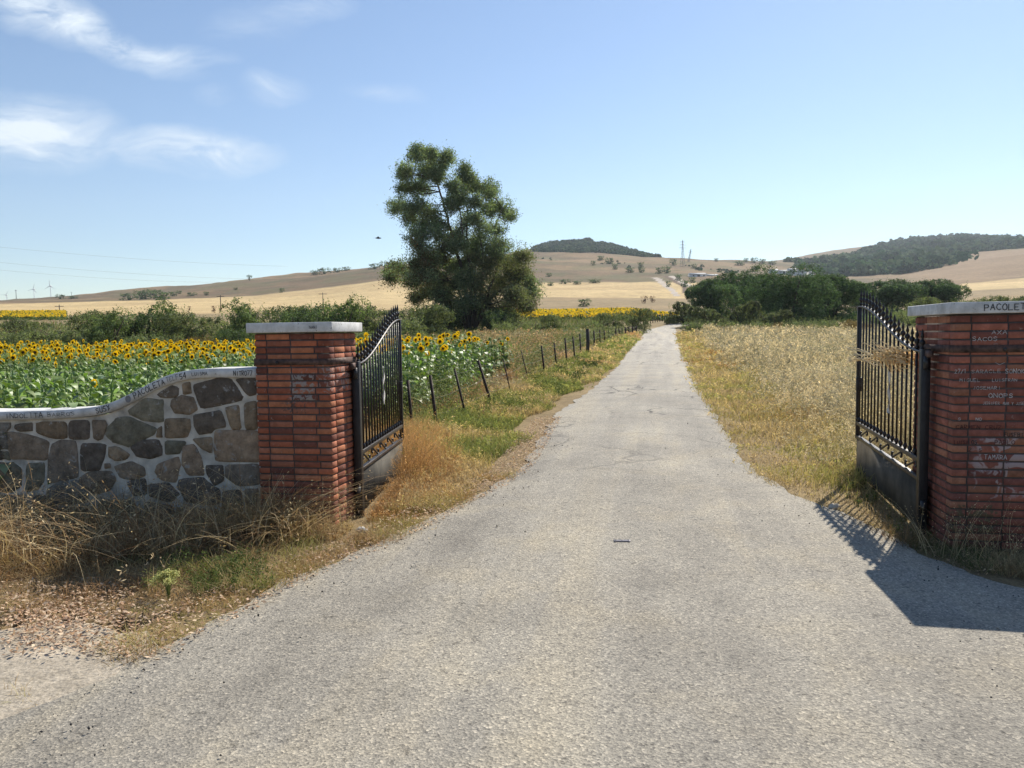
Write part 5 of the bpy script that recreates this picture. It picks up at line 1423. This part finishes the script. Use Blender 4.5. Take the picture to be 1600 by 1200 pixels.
def grass(name, P, h, w, lean, curve, cols, sc, label, seed, tipc=None, seeds=0, K=3, az=None, cat=None):
    r = np.random.default_rng(seed); n = len(P)
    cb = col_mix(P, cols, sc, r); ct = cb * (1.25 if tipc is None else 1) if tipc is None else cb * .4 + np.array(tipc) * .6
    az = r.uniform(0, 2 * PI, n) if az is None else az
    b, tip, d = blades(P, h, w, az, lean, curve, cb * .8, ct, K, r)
    parts = [b]
    if seeds:
        k = r.random(n) < seeds
        parts += heads(tip[k], d[k], np.broadcast_to(h, (n,))[k], np.broadcast_to(w, (n,))[k] * .9, ct[k] * 1.15, r)
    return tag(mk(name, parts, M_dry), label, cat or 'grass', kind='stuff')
def onG(x, y, dz=-.035):
    return np.stack([x, y, G(x, y) + dz], -1)
def logy(r, a, b, n, p=1.0): return a * (b / a) ** (r.random(n) ** p)
def keep_out(x, y):
    """mask off the pillars, wall and gates"""
    ok = np.ones(len(x), bool)
    for P0, xa, xb, ya, yb in ((PL, -.68, .02, -.02, .55), (PR, -.02, .85, -.02, .82), (PL, -8, -.6, .03, .31)):
        lx = (x - P0[0]) * DX[0] + (y - P0[1]) * DX[1]; ly = (x - P0[0]) * DY[0] + (y - P0[1]) * DY[1]
        ok &= ~((lx > xa) & (lx < xb) & (ly > ya) & (ly < yb))
    return ok
TAN = (.45, .35, .20); GOLD = (.50, .39, .18); BRN = (.27, .16, .08); ORG = (.41, .25, .11); GRN = (.14, .18, .05); YGR = (.30, .30, .09); GRY = (.33, .295, .19); PALE = (.58, .48, .30); DGR = (.07, .10, .035)
# A  dry brush in front of the stone wall
r = np.random.default_rng(301)
n = 13000; s_ = r.uniform(-.75, 3.6, n); e_ = r.beta(1.3, 1.5, n) * 1.75
dep = np.interp(s_, [-.75, -.3, 0, 1, 2.2, 3.6], [.34, .66, .90, 1.5, 2.0, 2.1]); e_ = (e_ / 1.75) * dep
x = WL[0] - DX[0] * s_ - DY[0] * e_; y = WL[1] - DX[1] * s_ - DY[1] * e_
k = keep_out(x, y); x, y, s_, e_ = x[k], y[k], s_[k], e_[k]; n = len(x)
clump = fbm(x, y, 1.6, 3)
P = onG(x, y)
h = (.16 + .46 * r.random(n)) * np.clip(.35 + 1.5 * (clump - .3), .3, 1.35) * np.interp(s_, [-.75, .1, .8], [.65, .8, 1])
grass('dry_brush', P, h, r.uniform(.004, .0075, n), r.normal(.3, .7, n), r.uniform(-.2, 1.5, n), [(.10, .06, .035), BRN, TAN, BRN, GOLD, (.14, .09, .05)], 3.5, 'tangled dry brown brush piled in front of the stone wall', 302, seeds=.06, K=4, cat='brush')
# long arching dead stems
n = 1500; s_ = np.abs(r.normal(0, 1, n)) * 1.0 - .2; s_ = r.uniform(-.5, 3.2, n); e_ = r.uniform(.1, 1.6, n) * np.interp(s_, [-.5, 0, 1], [.4, .6, 1])
x = WL[0] - DX[0] * s_ - DY[0] * e_; y = WL[1] - DX[1] * s_ - DY[1] * e_
az = r.uniform(0, 2 * PI, n)
grass('arching_stems', onG(x, y), r.uniform(.25, .75, n), r.uniform(.005, .0085, n), r.normal(.3, .7, n), r.uniform(.3, 1.6, n), [TAN, PALE, BRN, PALE], 6, 'long arching dead stems sticking out of the brush against the wall', 303, K=6, az=az, seeds=.25, cat='brush')
# B  leafy green tuft and fringe at the asphalt edge
def edge_pts(n, r, y0, y1, off0, off1, side, p=1.0):
    """points beside the road: offset outwards from its edge"""
    if side < 0:
        E = LEx
    else:
        E = REx
    s = np.r_[0, np.cumsum(np.linalg.norm(np.diff(E, axis=0), axis=1))]
    yy = E[:, 1]
    sa = np.interp(y0, yy, s) if np.all(np.diff(yy) > 0) else None
    m = (yy >= y0 - 1e-6)
    ss = r.random(n) ** p * (np.interp(y1, yy[np.argsort(yy)], s[np.argsort(yy)]) - np.interp(y0, yy[np.argsort(yy)], s[np.argsort(yy)])) + np.interp(y0, yy[np.argsort(yy)], s[np.argsort(yy)])
    X = np.interp(ss, s, E[:, 0]); Y = np.interp(ss, s, E[:, 1])
    X2 = np.interp(ss + .05, s, E[:, 0]); Y2 = np.interp(ss + .05, s, E[:, 1])
    tx, ty = X2 - X, Y2 - Y; L_ = np.hypot(tx, ty) + 1e-9; nx, ny = -ty / L_, tx / L_
    sg = 1 if side < 0 else -1
    o = off0 + (off1 - off0) * r.random(n)
    return X + sg * nx * o, Y + sg * ny * o, o
x, y, o = edge_pts(15000, r, 3.0, 7.6, -.06, .36, -1)
w_ = np.clip(.25 + 2.6 * (fbm(x, y, 2.8, 3) - .36), .15, 1.5)
yel = np.interp(y, [3.2, 4.3, 4.8, 5.6], [0, 0, 1, 1])
k = keep_out(x, y); x, y, w_ = x[k], y[k], w_[k]
grass('verge_grass', onG(x, y), (.04 + .10 * r.random(len(x))) * w_, r.uniform(.003, .005, len(x)), r.normal(.3, .5, len(x)), r.uniform(0, 1, len(x)), [GOLD, YGR, TAN, BRN, YGR, ORG], 2.4, 'short yellowish grass fringe along the left edge of the asphalt by the camera', 304)
g = ground(r.uniform(225, 430, 5000), r.uniform(872, 948, 5000)); 
c0 = ground(330, 905)[0]; kk = (((g[:, 0] - c0[0]) / .55) ** 2 + ((g[:, 1] - c0[1]) / .36) ** 2 + 3.2 * (fbm(g[:, 0], g[:, 1], 5, 3) - .42)) < 1
g = g[kk]; g = g[::2]; n = len(g)
grass('green_weeds', g, r.uniform(.03, .15, n), r.uniform(.003, .006, n), r.normal(.3, .4, n), r.uniform(0, .9, n), [DGR, GRN, TAN, YGR, GRN], 6, 'fresh green weeds between the brush and the asphalt', 305, cat='weeds')
def leafy(name, P, hh, leaf, col, m, label, seed, cat='weeds', mat=None, spread=.35, spire=False):
    """leafy herb clumps: leaves around thin stems; P roots"""
    r = np.random.default_rng(seed); n = len(P)
    hh = np.broadcast_to(hh, (n,)); leaf = np.broadcast_to(leaf, (n,))
    t = r.random((n, m)) ** .8
    a = r.uniform(0, 2 * PI, (n, m)); q = spread * hh[:, None] * (.25 + .75 * t if not spire else (1.1 - t)) * r.random((n, m)) ** .5
    Q = P[:, None] + np.stack([np.cos(a) * q, np.sin(a) * q, t * hh[:, None]], -1)
    C = np.repeat(col_mix(P, col, 1.2, r), m, 0) * r.uniform(.65, 1.35, (n * m, 1))
    v = np.stack([np.cos(a), np.sin(a), .6 + 0 * a], -1).reshape(-1, 3)
    return tag(mk(name, [leafq(Q.reshape(-1, 3), np.repeat(leaf, m) * r.uniform(.6, 1.3, n * m), .42, C, r, nrm=v * .5)], mat or M_dry), label, cat, kind='stuff')
k = r.random(len(g)) < .10
leafy('leafy_weeds', g[k], r.uniform(.06, .16, k.sum()), .018, [DGR, GRN, YGR], 26, 'small leafy green weeds mixed in the roadside grass by the wall', 306)
gp = ground(r.uniform(-60, 650, 26000), r.uniform(838, 1000, 26000))
k = (gp[:, 0] < np.interp(gp[:, 1], LEx[:, 1], LEx[:, 0]) - .02) & keep_out(gp[:, 0], gp[:, 1]) & (gp[:, 1] > 4.02) & (r.random(26000) < .6)
gp = gp[k]; n = len(gp)
grass('short_dry_grass', gp, (.02 + .08 * r.random(n)) * np.clip(.3 + 1.4 * fbm(gp[:, 0], gp[:, 1], 2.2, 3), .3, 1.3), r.uniform(.003, .0055, n), r.normal(.5, .6, n), r.uniform(0, 1.2, n), [BRN, TAN, ORG, TAN, YGR], 2, 'short matted dry grass on the ground between the brush and the asphalt', 330)
# flowering umbel weed
def umbel():
    b = ground(264, 938)[0]; t = empty('flowering_weed', tuple(b), 0, 'small weed with a pale yellow green flower cluster at the edge of the brush', 'weed')
    r = np.random.default_rng(9); st = []; hd = []
    for i in range(20):
        a = r.uniform(0, 2 * PI); q = r.uniform(0, .075); e = np.array([q * math.cos(a), q * math.sin(a), .13 + .03 * r.random() - q * .4])
        st.append(tube([(0, 0, -.01), e * [.3, .3, .6], e], .0016, 4, (.22, .26, .09)))
        p, v = ball_pts(90, r, .3); hd.append(leafq(e + p * [.030, .030, .022] + [0, 0, .008], .010, .8, jitter_col((.50, .50, .20), 90, .2, r), r))
    mk('stem', st, M_leaf, t); mk('flower_cluster', hd, M_petal, t)
umbel()
# litter of dead leaves
def litter(name, x, y, lab, seed, s=.016, cols=((.50, .33, .21), (.58, .42, .28), (.36, .22, .13))):
    r = np.random.default_rng(seed); n = len(x)
    P = np.stack([x, y, G(x, y) + .018 + .02 * r.random(n)], -1)
    C = np.array(cols)[r.integers(0, len(cols), n)] * r.uniform(.7, 1.25, (n, 1))
    V, f, Cc = leafq(P, s * r.uniform(.6, 1.5, n), .45, C, r, nrm=np.tile([0, 0, 2.2], (n, 1)), rand=.8)
    tag(mk(name, [(V, f, Cc)], M_dry), lab, 'dead leaves', kind='stuff')
x1, y1, _ = edge_pts(5200, r, 3.4, 12, -.12, .32, -1)
g2 = ground(r.triangular(-60, 60, 300, 2600), r.triangular(905, 960, 1035, 2600))
litter('dead_leaves', np.r_[x1, g2[:, 0]], np.r_[y1, g2[:, 1]], 'tan dead leaves strewn along the left edge of the asphalt', 310, s=.024, cols=((.58, .42, .30), (.66, .52, .38), (.42, .27, .17)))
# C  dry growth at the left gate and up the verge
n = 9000; y = r.uniform(6.0, 10.5, n); lo = np.interp(y, [6, 8, 8.2, 11.5], [-1.18, -1.12, -1.6, -1.15]); hi = np.minimum(xl(y) - .05, np.interp(y, [6, 7, 8.5, 10.5], [-.7, -.45, -.55, -.75]))
x = lo + (hi - lo) * r.random(n) ** 1.35; k = (hi > lo + .02); x, y = x[k], y[k]; n = len(x)
hh = np.interp((x - lo[k]) / (hi - lo)[k], [0, .4, .75, 1], [1, .75, .35, .12]) * np.interp(y, [6, 7.0, 7.6, 8.5, 10.5], [.09, .15, .34, .52, .24]) * (.45 + .75 * r.random(n)) * np.clip(.4 + 1.3 * fbm(x, y, 1.8, 3), .5, 1.2)
grass('dry_weeds', onG(x, y), hh, r.uniform(.0035, .007, n), r.normal(.15, .3, n), r.uniform(0, .8, n), [ORG, BRN, ORG, (.46, .27, .12), GOLD], .9, 'tall rust brown dry weeds crowding the open left gate', 311, seeds=.25, K=4, cat='weeds')
n = 46000; y = logy(r, 6.2, 62, n, .9); fx = np.where(y < 8.2, -1.05, fence_x(y) - .25); hi = xl(y) + .04 - np.interp(y, [6, 8, 11, 16, 24], [.0, .30, .42, .40, .1]) * np.clip(1.6 * fbm(y, y * 0, .9, 3) + .2, .1, 1.3)
x = fx + (hi - fx) * r.random(n); w = np.maximum(.004, y * .0011)
e = (hi - x)
hh = np.clip(.05 + .12 * r.random(n) + .22 * np.clip(e / 1.2 - .45, 0, 1) * r.random(n), .03, .6) * np.clip(.3 + 1.5 * fbm(x, y, .9, 3), .4, 1.4)
grass('verge_grass', onG(x, y), hh, w, r.normal(.2, .4, n), r.uniform(0, .9, n), [TAN, GOLD, YGR, GRN, YGR, TAN, ORG], .55, 'patchy yellow and green grass on the left verge between fence and lane', 312, seeds=.08)
n = 900; y = logy(r, 8, 30, n); x = fence_x(y) + (xl(y) - fence_x(y)) * r.random(n) ** 1.5 * .7; k = fbm(x, y, .6, 3) > .5
leafy('leafy_weeds', onG(x[k], y[k]), r.uniform(.12, .3, k.sum()), np.maximum(.025, y[k] * .0028), [DGR, GRN, YGR], 34, 'low green leafy weeds growing under the wire fence', 313)
# D  weeds beyond the fence
n = 46000; y = logy(r, 11, 60, n, .8); fx = fence_x(y) - .2
x = fx - np.abs(r.normal(0, 1, n)) * y * .17
px = 800 + F * x / y
insun = (y < np.interp(px, [-300, 0, 400, 620, 805, 830], [31, 29.5, 26, 21.5, 19.6, 12])) & (x < fx - .8)
k = ~insun & (px > 380); x, y, px = x[k], y[k], px[k]; n = len(x)
hh = (.30 + .45 * r.random(n)) * np.interp(y, [11, 18, 30, 60], [.5, .8, 1.1, 1.0]) * np.clip((fx[k] - x) / (.04 * y), .35, 1) * np.clip(.45 + 1.1 * fbm(x, y, .35, 3), .5, 1.3)
grass('field_weeds', onG(x, y), hh, np.maximum(.005, y * .0011), r.normal(.12, .25, n), r.uniform(0, .6, n), [GRY, BRN, TAN, (.33, .21, .12), GRN, GRY], .22, 'tall brown and grey green weeds filling the rough ground beyond the fence', 314, seeds=.3)
k = (fbm(x, y, .25, 3) > .40) & (r.random(n) < .10)
leafy('leafy_weeds', onG(x[k], y[k]), r.uniform(.4, .95, k.sum()), np.maximum(.04, y[k] * .0022), [(.26, .28, .15), GRN, (.20, .24, .11)], 40, 'pale green leafy weeds left of the fence below the big tree', 315)
# E  right verge and field
n = 30000; y = logy(r, 5.2, 62, n, .85); x = xr(y) - .08 + np.interp(y, [5, 10, 30, 60], [1.1, 1.7, 2.4, 2.5]) * r.random(n) ** 1.1
k = keep_out(x, y) & ~((y < 7.9) & (x > np.interp(y, [5, 5.55, 7.7, 7.9], [2.8, 2.98, 3.5, 9]))) & ~((y < 6.9) & (r.random(n) < .75)); x, y = x[k], y[k]; n = len(x)
hh = (.04 + .10 * r.random(n) + .10 * np.clip((x - xr(y)) / 1.2 - .3, 0, 1)) * np.clip(.3 + 1.5 * fbm(x, y, 1.0, 3), .4, 1.3)
grass('verge_grass', onG(x, y), hh, np.maximum(.004, y * .0011), r.normal(.2, .4, n), r.uniform(0, .9, n), [TAN, GOLD, YGR, GOLD, TAN, (.34, .30, .10), ORG], .6, 'short golden and yellow green grass on the right verge of the lane', 316, seeds=.06)
n = 80000; y = logy(r, 6.5, 64, n, .85); o0 = np.interp(y, [6.5, 10, 30, 60], [.9, 1.25, 2.0, 2.2]) * (.45 + .9 * r.random(n)); x = xr(y) + o0 + (np.interp(y, [6, 20, 64], [6, 16, 34])) * r.random(n) ** 1.15
k = ~((y < 8.2) & (x < np.interp(y, [6.5, 7.7, 8.2], [3.7, 3.8, 3.0]))); x, y = x[k], y[k]; n = len(x)
ed = np.clip((x - xr(y) - 1.0) / 1.2, 0, 1)
hh = (.26 + .46 * r.random(n)) * (.2 + .8 * ed) * np.clip(.5 + 1.0 * fbm(x, y, .5, 3), .6, 1.25)
grass('field_weeds', onG(x, y), hh, np.maximum(.004, y * .00105), r.normal(.12, .28, n), r.uniform(0, .6, n), [GRY, PALE, (.20, .19, .13), PALE, (.40, .35, .25), (.19, .19, .12), GRY], .9, 'tall bleached weeds and seed stalks covering the rough field right of the lane', 317, seeds=.5)
k = (r.random(n) < .018)
leafy('leafy_weeds', onG(x[k], y[k]), r.uniform(.3, .6, k.sum()), np.maximum(.02, y[k] * .0022), [GRY, (.20, .21, .11), GRY], 34, 'grey green leafy weeds scattered through the field right of the lane', 318)
n = 26000; y = logy(r, 50, 110, n); x = xr(y) + 2.2 + 45 * r.random(n)
grass('field_weeds', onG(x, y), r.uniform(.4, .9, n), y * .0013, r.normal(.1, .2, n), r.uniform(0, .5, n), [GRY, GRN, (.12, .14, .06), TAN], .12, 'green and brown weeds round the foot of the wild olives', 319)
n = 26000; y = logy(r, 34, 112, n); x = r.uniform(-.78, .12, n) * y; k = x < fence_x(np.minimum(y, 60)) + (y - 60).clip(0) * .15 - 1; x, y = x[k], y[k]; n = len(x)
grass('field_weeds', onG(x, y), r.uniform(.4, 1.0, n), y * .0013, r.normal(.1, .2, n), r.uniform(0, .5, n), [GRY, GRN, (.12, .14, .06), BRN], .12, 'mixed weeds among the hedge bushes behind the sunflowers', 320)
# F  weeds at the right pillar and gate
n = 6500; lx = r.uniform(-.55, 1.6, n); ly = -r.random(n) ** 1.0 * .55 + np.interp(lx, [-.62, -.1, 0, 1.6], [.9, .25, 0, 0]) * r.random(n)
x = PR[0] + DX[0] * lx + DY[0] * ly; y = PR[1] + DX[1] * lx + DY[1] * ly
k = keep_out(x, y) & (x > xr(np.maximum(y, 4.2)) - .05); x, y = x[k], y[k]; n = len(x)
hh = (.03 + .13 * r.random(n)) * np.clip(.3 + 1.5 * fbm(x, y, 2.5, 3), .3, 1.4)
grass('pillar_weeds', onG(x, y), hh, r.uniform(.003, .0055, n), r.normal(.4, .5, n), r.uniform(0, 1.1, n), [BRN, (.16, .12, .06), DGR, TAN, BRN], 1.6, 'tangled brown and green weeds round the foot of the right pillar', 321, K=4, cat='weeds')
n = 5000; y = r.uniform(5.3, 8.2, n); gx = np.interp(y, [5.3, 5.55, 7.7, 8.2], [2.95, 3.0, 3.5, 3.6]); x = gx + r.uniform(-.30, .12, n)
k = (x > xr(y) - .02) & (r.random(n) < .45) & keep_out(x, y); x, y = x[k], y[k]; n = len(x)
grass('gate_weeds', onG(x, y), (.035 + .075 * r.random(n)) * np.clip(.3 + 1.6 * fbm(x, y, 2.2, 3), .3, 1.3), r.uniform(.003, .0055, n), r.normal(.4, .5, n), r.uniform(0, 1.1, n), [GRN, BRN, TAN, DGR, ORG], 1.6, 'low brown and green weeds under the right gate', 322, K=4, cat='weeds')
k = r.random(n) < .035
leafy('leafy_weeds', onG(x[k], y[k]), r.uniform(.03, .09, k.sum()), .022, [DGR, GRN, GRN], 30, 'dark green leafy weeds at the free end of the right gate', 323)
x1, y1, _ = edge_pts(2600, r, 4.4, 9, -.05, .4, 1)
litter('dead_leaves', x1, y1, 'dead leaves along the right edge of the asphalt by the gate', 324, cols=((.34, .24, .15), (.42, .32, .2), (.2, .14, .08)))
n = 150; lx = r.uniform(-.45, .7, n); ly = r.uniform(-.4, -.03, n); x = PR[0] + DX[0] * lx + DY[0] * ly; y = PR[1] + DX[1] * lx + DY[1] * ly; k = x > xr(np.maximum(y, 4.2)); x, y = x[k], y[k]; n = len(x)
grass('oat_stalks', onG(x, y), r.uniform(.2, .48, n), .0032, r.normal(.15, .2, n), r.uniform(.1, .8, n), [BRN, TAN, PALE], 3, 'thin wild oat stalks standing before the right brick pillar', 325, seeds=.8, K=6)
n = 260; lx = r.uniform(-1.2, .15, n); ly = r.uniform(-.45, -.03, n); x = PL[0] + DX[0] * lx + DY[0] * ly; y = PL[1] + DX[1] * lx + DY[1] * ly
grass('oat_stalks', onG(x, y), r.uniform(.2, .46, n), .0036, r.normal(.15, .25, n), r.uniform(.1, .9, n), [BRN, ORG, TAN, PALE], 3, 'thin dry oat stalks standing before the left brick pillar', 326, seeds=.7, K=6)

# ------------------------------------------------------------------ far structures
M_steel = plain('galvanised_steel', (.26, .28, .30), .6, .3)
M_tw = plain('white_tower_paint', (.55, .57, .58), .6)
M_wallw = plain('whitewashed_wall', (.66, .66, .64), .9)
M_roof = plain('grey_sheet_roof', (.66, .66, .65), .7)
M_tile = plain('clay_roof', (.30, .17, .11), .9)
M_dkw = plain('dark_opening', (.03, .03, .035), .5)
def pylon(px, pyb, pyt, D, label, name='power_pylon', arms=3, tilt=0):
    x = col_at(px, D); z = Gs(x, D); zt = at(float(px), float(pyt), D)[2]; H = zt - z; t = empty(name, (x, D, z), .35, label, 'pylon'); t.rotation_euler = (0, tilt, .35)
    b = H * .075; th = .16; P = []
    for sx in (-1, 1):
        for sy in (-1, 1): P.append(tube([(sx * b, sy * b, -2), (sx * b * .35, sy * b * .35, H * .6), (sx * b * .12, sy * b * .12, H)], [th, th * .8, th * .6], 4))
    lv = np.linspace(0, .97, 12)
    for k in range(11):
        def wd(q): return b * np.interp(q, [0, .6, 1], [1, .35, .12])
        for s, a in ((1, 0), (-1, 0), (1, 1), (-1, 1)):
            w0, w1 = wd(lv[k]), wd(lv[k + 1]); f = 1 if k % 2 else -1
            p0 = (f * w0, s * w0, lv[k] * H); p1 = (-f * w1, s * w1, lv[k + 1] * H)
            if a: p0 = (p0[1], p0[0], p0[2]); p1 = (p1[1], p1[0], p1[2])
            P.append(tube([p0, p1], th * .5, 3))
    mk('tower_frame', P, M_steel, t)
    tips = []
    for k in range(arms):
        zz = H * (.70 + .11 * k); L_ = H * (.17 - .02 * k)
        mk('cross_arm', [tube([(-L_, 0, zz), (0, 0, zz + H * .025), (L_, 0, zz)], th * .7, 4), tube([(-L_, 0, zz), (L_, 0, zz)], th * .5, 3)], M_steel, t)
    return x, z, H
pylon(1067, 408, 375, 690, 'tall lattice power pylon on the hill crest above the white barn')
pylon(1076, 412, 388, 760, 'smaller leaning lattice pylon just right of the tall one', arms=2, tilt=.22)
def turbine(px, pyt, D, label, ph):
    x = col_at(px, D); z = Gs(x, D) ; zt = at(float(px), float(pyt), D)[2]; H = zt - z
    t = empty('wind_turbine', (x, D, z), 0, label, 'wind turbine')
    mk('tower', [tube([(0, 0, -3), (0, 0, H)], [1.1, .7], 10)], M_tw, t)
    mk('nacelle', [tube([(0, -3, H), (0, 3.5, H)], 1.6, 8)], M_tw, t)
    hb = mk('hub', [lathe([(0.01, 1.4), (.9, .9), (1.2, 0)], 10)], M_tw, t); hb.location = (0, -3.2, H); hb.rotation_euler = (PI / 2, 0, 0)
    for k in range(3):
        a = ph + k * 2 * PI / 3; d = np.array([math.sin(a), 0, math.cos(a)]); Lb = H * .24
        V = []
        for t_, w in ((0, .35), (.15, .6), (.6, .4), (1, .15)):
            c = np.array([0, -3.4, H]) + d * Lb * t_; s = np.array([d[2], 0, -d[0]])
            V += [c - s * w, c + s * w, c + s * w + [0, -.3, 0], c - s * w + [0, -.3, 0]]
        f = [[i * 4 + j, i * 4 + (j + 1) % 4, i * 4 + 4 + (j + 1) % 4, i * 4 + 4 + j] for i in range(3) for j in range(4)] + [[0, 1, 2, 3], [15, 14, 13, 12]]
        mk('blade', [(np.array(V), f, None)], M_tw, t)
turbine(60, 452, 2050, 'wind turbine in the middle of the three on the left horizon', .3); turbine(86, 447, 1900, 'tallest wind turbine, rightmost on the left horizon', 0.0); turbine(17, 461, 2500, 'faint small wind turbine at the far left', .6)
def pole(px, pyt, D, label, arm=True, th=.13, cat='utility pole'):
    x = col_at(px, D); z = Gs(x, D); zt = at(float(px), float(pyt), D)[2]
    t = empty('utility_pole', (x, D, z), .2, label, cat)
    mk('pole', [tube([(0, 0, -1), (0, 0, zt - z)], [th, th * .75], 6)], M_wood, t)
    if arm: mk('cross_arm', [tube([(-1.1, 0, zt - z - .4), (1.1, 0, zt - z - .4)], th * .6, 4)], M_wood, t)
pole(32, 453, 900, 'dark pole with a cross arm at the far left skyline', th=.35); pole(118, 456, 900, 'thin pole on the ridge right of the wind turbines', th=.22)
pole(98, 476, 200, 'thin pole standing in the wheat at the left'); pole(349, 461, 230, 'thin pole in the wheat above the dry brush', th=.16); pole(508, 457, 210, 'thin pole in the wheat above the right end of the pillar cap', th=.12)
# power lines across the left sky
def line(pts, label):
    P = np.array([at(float(a), float(b), D) for a, b, D in pts]); o = P[0].copy()
    tt = np.linspace(0, 1, 24); Q = P[0] * (1 - tt)[:, None] + P[1] * tt[:, None]; Q[:, 2] -= 3.0 * 4 * tt * (1 - tt) * .35
    ob = mk('power_line', [tube(Q - o, np.linspace(.022, .03, 24), 4)], M_steel); ob.location = tuple(o); tag(ob, label, 'power line')
line([(-60, 380, 190), (450, 416, 300)], 'highest of the three faint power lines in the left sky'); line([(-60, 404, 190), (410, 436, 300)], 'middle one of the three faint power lines in the left sky'); line([(-60, 416, 190), (350, 441, 300)], 'lowest of the three faint power lines in the left sky')
# barn
def house(px0, px1, pyb, pyt, D, label, roofm, name='farm_building', cat='building', dep=9, wins=4, rot=0):
    x0, x1 = col_at(px0, D), col_at(px1, D); w = x1 - x0; zb = at((px0 + px1) / 2, float(pyb), D)[2]; H = (pyb - pyt) / F * D
    zg = min(zb, Gs((x0 + x1) / 2, D)); t = empty(name, ((x0 + x1) / 2, D, zb), rot, label, cat)
    hw = H * .68
    mk('wall', [box(-w / 2, w / 2, 0, dep, min(0, zg - zb) - 3, hw)], M_wallw, t)
    V = [(-w / 2 - .3, -.4, hw + .002), (w / 2 + .3, -.4, hw + .002), (w / 2 + .3, dep + .4, hw + .002), (-w / 2 - .3, dep + .4, hw + .002), (-w / 2 - .3, dep / 2, H), (w / 2 + .3, dep / 2, H)]
    mk('roof', [(np.array(V, float), [[0, 1, 5, 4], [2, 3, 4, 5], [0, 4, 3], [1, 2, 5], [0, 3, 2, 1]], None)], roofm, t)
    for k in range(wins):
        xc = -w / 2 + w * (k + .5) / wins
        if k == wins // 2: mk('door', [box(xc - .9, xc + .9, -.05, .02, 0, min(2.4, hw * .8))], M_dkw, t)
        else: mk('window', [box(xc - .5, xc + .5, -.05, .02, hw * .45, hw * .8)], M_dkw, t)
    return t
house(1080, 1104, 434, 426, 520, 'white barn with a pale sheet roof on the hillside', M_roof, 'barn', 'barn', 9, 3); house(1103, 1122, 434.5, 428, 530, 'low grey shed attached to the right of the white barn', M_roof, 'shed', 'shed', 7, 2)
house(1135, 1150, 427, 422, 700, 'small grey roofed hut behind the thicket top', M_tile, 'hut', 'building', 7, 2)
for a, b, c, d, l in ((1204, 1216, 429, 420, 'left white house of the farmstead above the thicket'), (1217, 1232, 428, 421.5, 'long low white house in the middle of the farmstead'), (1233, 1246, 428, 419, 'white house with dark windows right of the middle of the farmstead'), (1247, 1259, 427, 418.5, 'white house at the right end of the farmstead'), (1265, 1271, 428, 424, 'small white hut apart at the right of the farmstead')):
    house(a, b, c, d, 660, l, M_tile if c == 427 else M_roof, 'farmhouse', 'farmhouse', 8, 3)
# far fence along the second sunflower strip
def fence2():
    t = empty('wire_fence', (col_at(1000, 105), 105, Gs(col_at(1000, 105), 105)), 0, 'distant post fence edging the far sunflowers by the bend', 'fence')
    o = np.array(t.location); top = []
    for k, (px, D) in enumerate(zip(np.linspace(998, 1052, 16), np.linspace(84, 108, 16))):
        x = col_at(px, D) - .5; z = Gs(x, D); mk('post', [tube([np.array([x, D, z - .1]) - o, np.array([x, D, z + 1.1]) - o], .05, 5)], M_wood, t); top.append(np.array([x, D, z + 1]) - o)
    mk('wire', [tube(top, .012, 4)], M_wire, t)
fence2()
# bird
def bird():
    p = at(591., 372., 55.); V = []; 
    body = lathe([(.005, -.22), (.04, -.14), (.06, 0), (.045, .12), (.03, .17), (.005, .24)], 8); Vb = body[0][:, [2, 0, 1]]
    wing = []
    for s in (-1, 1):
        wing.append((np.array([(.06, s * .03, .02), (-.10, s * .03, .02), (-.06, s * .25, .07), (-.12, s * .48, .02), (.02, s * .27, .08), (.06, s * .03, .035), (-.10, s * .03, .03), (-.06, s * .25, .08)]), [[0, 1, 2, 4], [4, 2, 3], [5, 4, 7, 6]], None))
    tail = (np.array([(-.18, -.02, 0), (-.18, .02, 0), (-.34, .06, 0), (-.34, -.06, 0)]), [[0, 1, 2, 3]], None)
    t = empty('bird', tuple(p), R(15), 'small dark bird gliding in the sky left of the big tree', 'bird')
    mk('body', [(Vb, body[1], None), tail] + wing, plain('dark_feathers', (.03, .03, .035), .8), t)
bird()

# ------------------------------------------------------------------ air
def haze():
    me = bpy.data.meshes.new('haze'); V, f, _ = box(-2600, 2600, -60, 2350, -60, 420)
    me.from_pydata([tuple(v) for v in V], [], [tuple(q) for q in f]); o = bpy.data.objects.new('haze', me); COL.objects.link(o)
    m = bpy.data.materials.new('haze'); m.use_nodes = True; nt = m.node_tree; nt.nodes.clear()
    out = nt.nodes.new('ShaderNodeOutputMaterial'); v = nt.nodes.new('ShaderNodeVolumePrincipled')
    v.inputs['Color'].default_value = (.80, .88, 1.0, 1); v.inputs['Density'].default_value = .00013; v.inputs['Anisotropy'].default_value = .3
    nt.links.new(v.outputs[0], out.inputs['Volume']); me.materials.append(m); o['kind'] = 'stuff'; tag(o, 'thin pale blue haze over the far hills', 'haze')
haze()
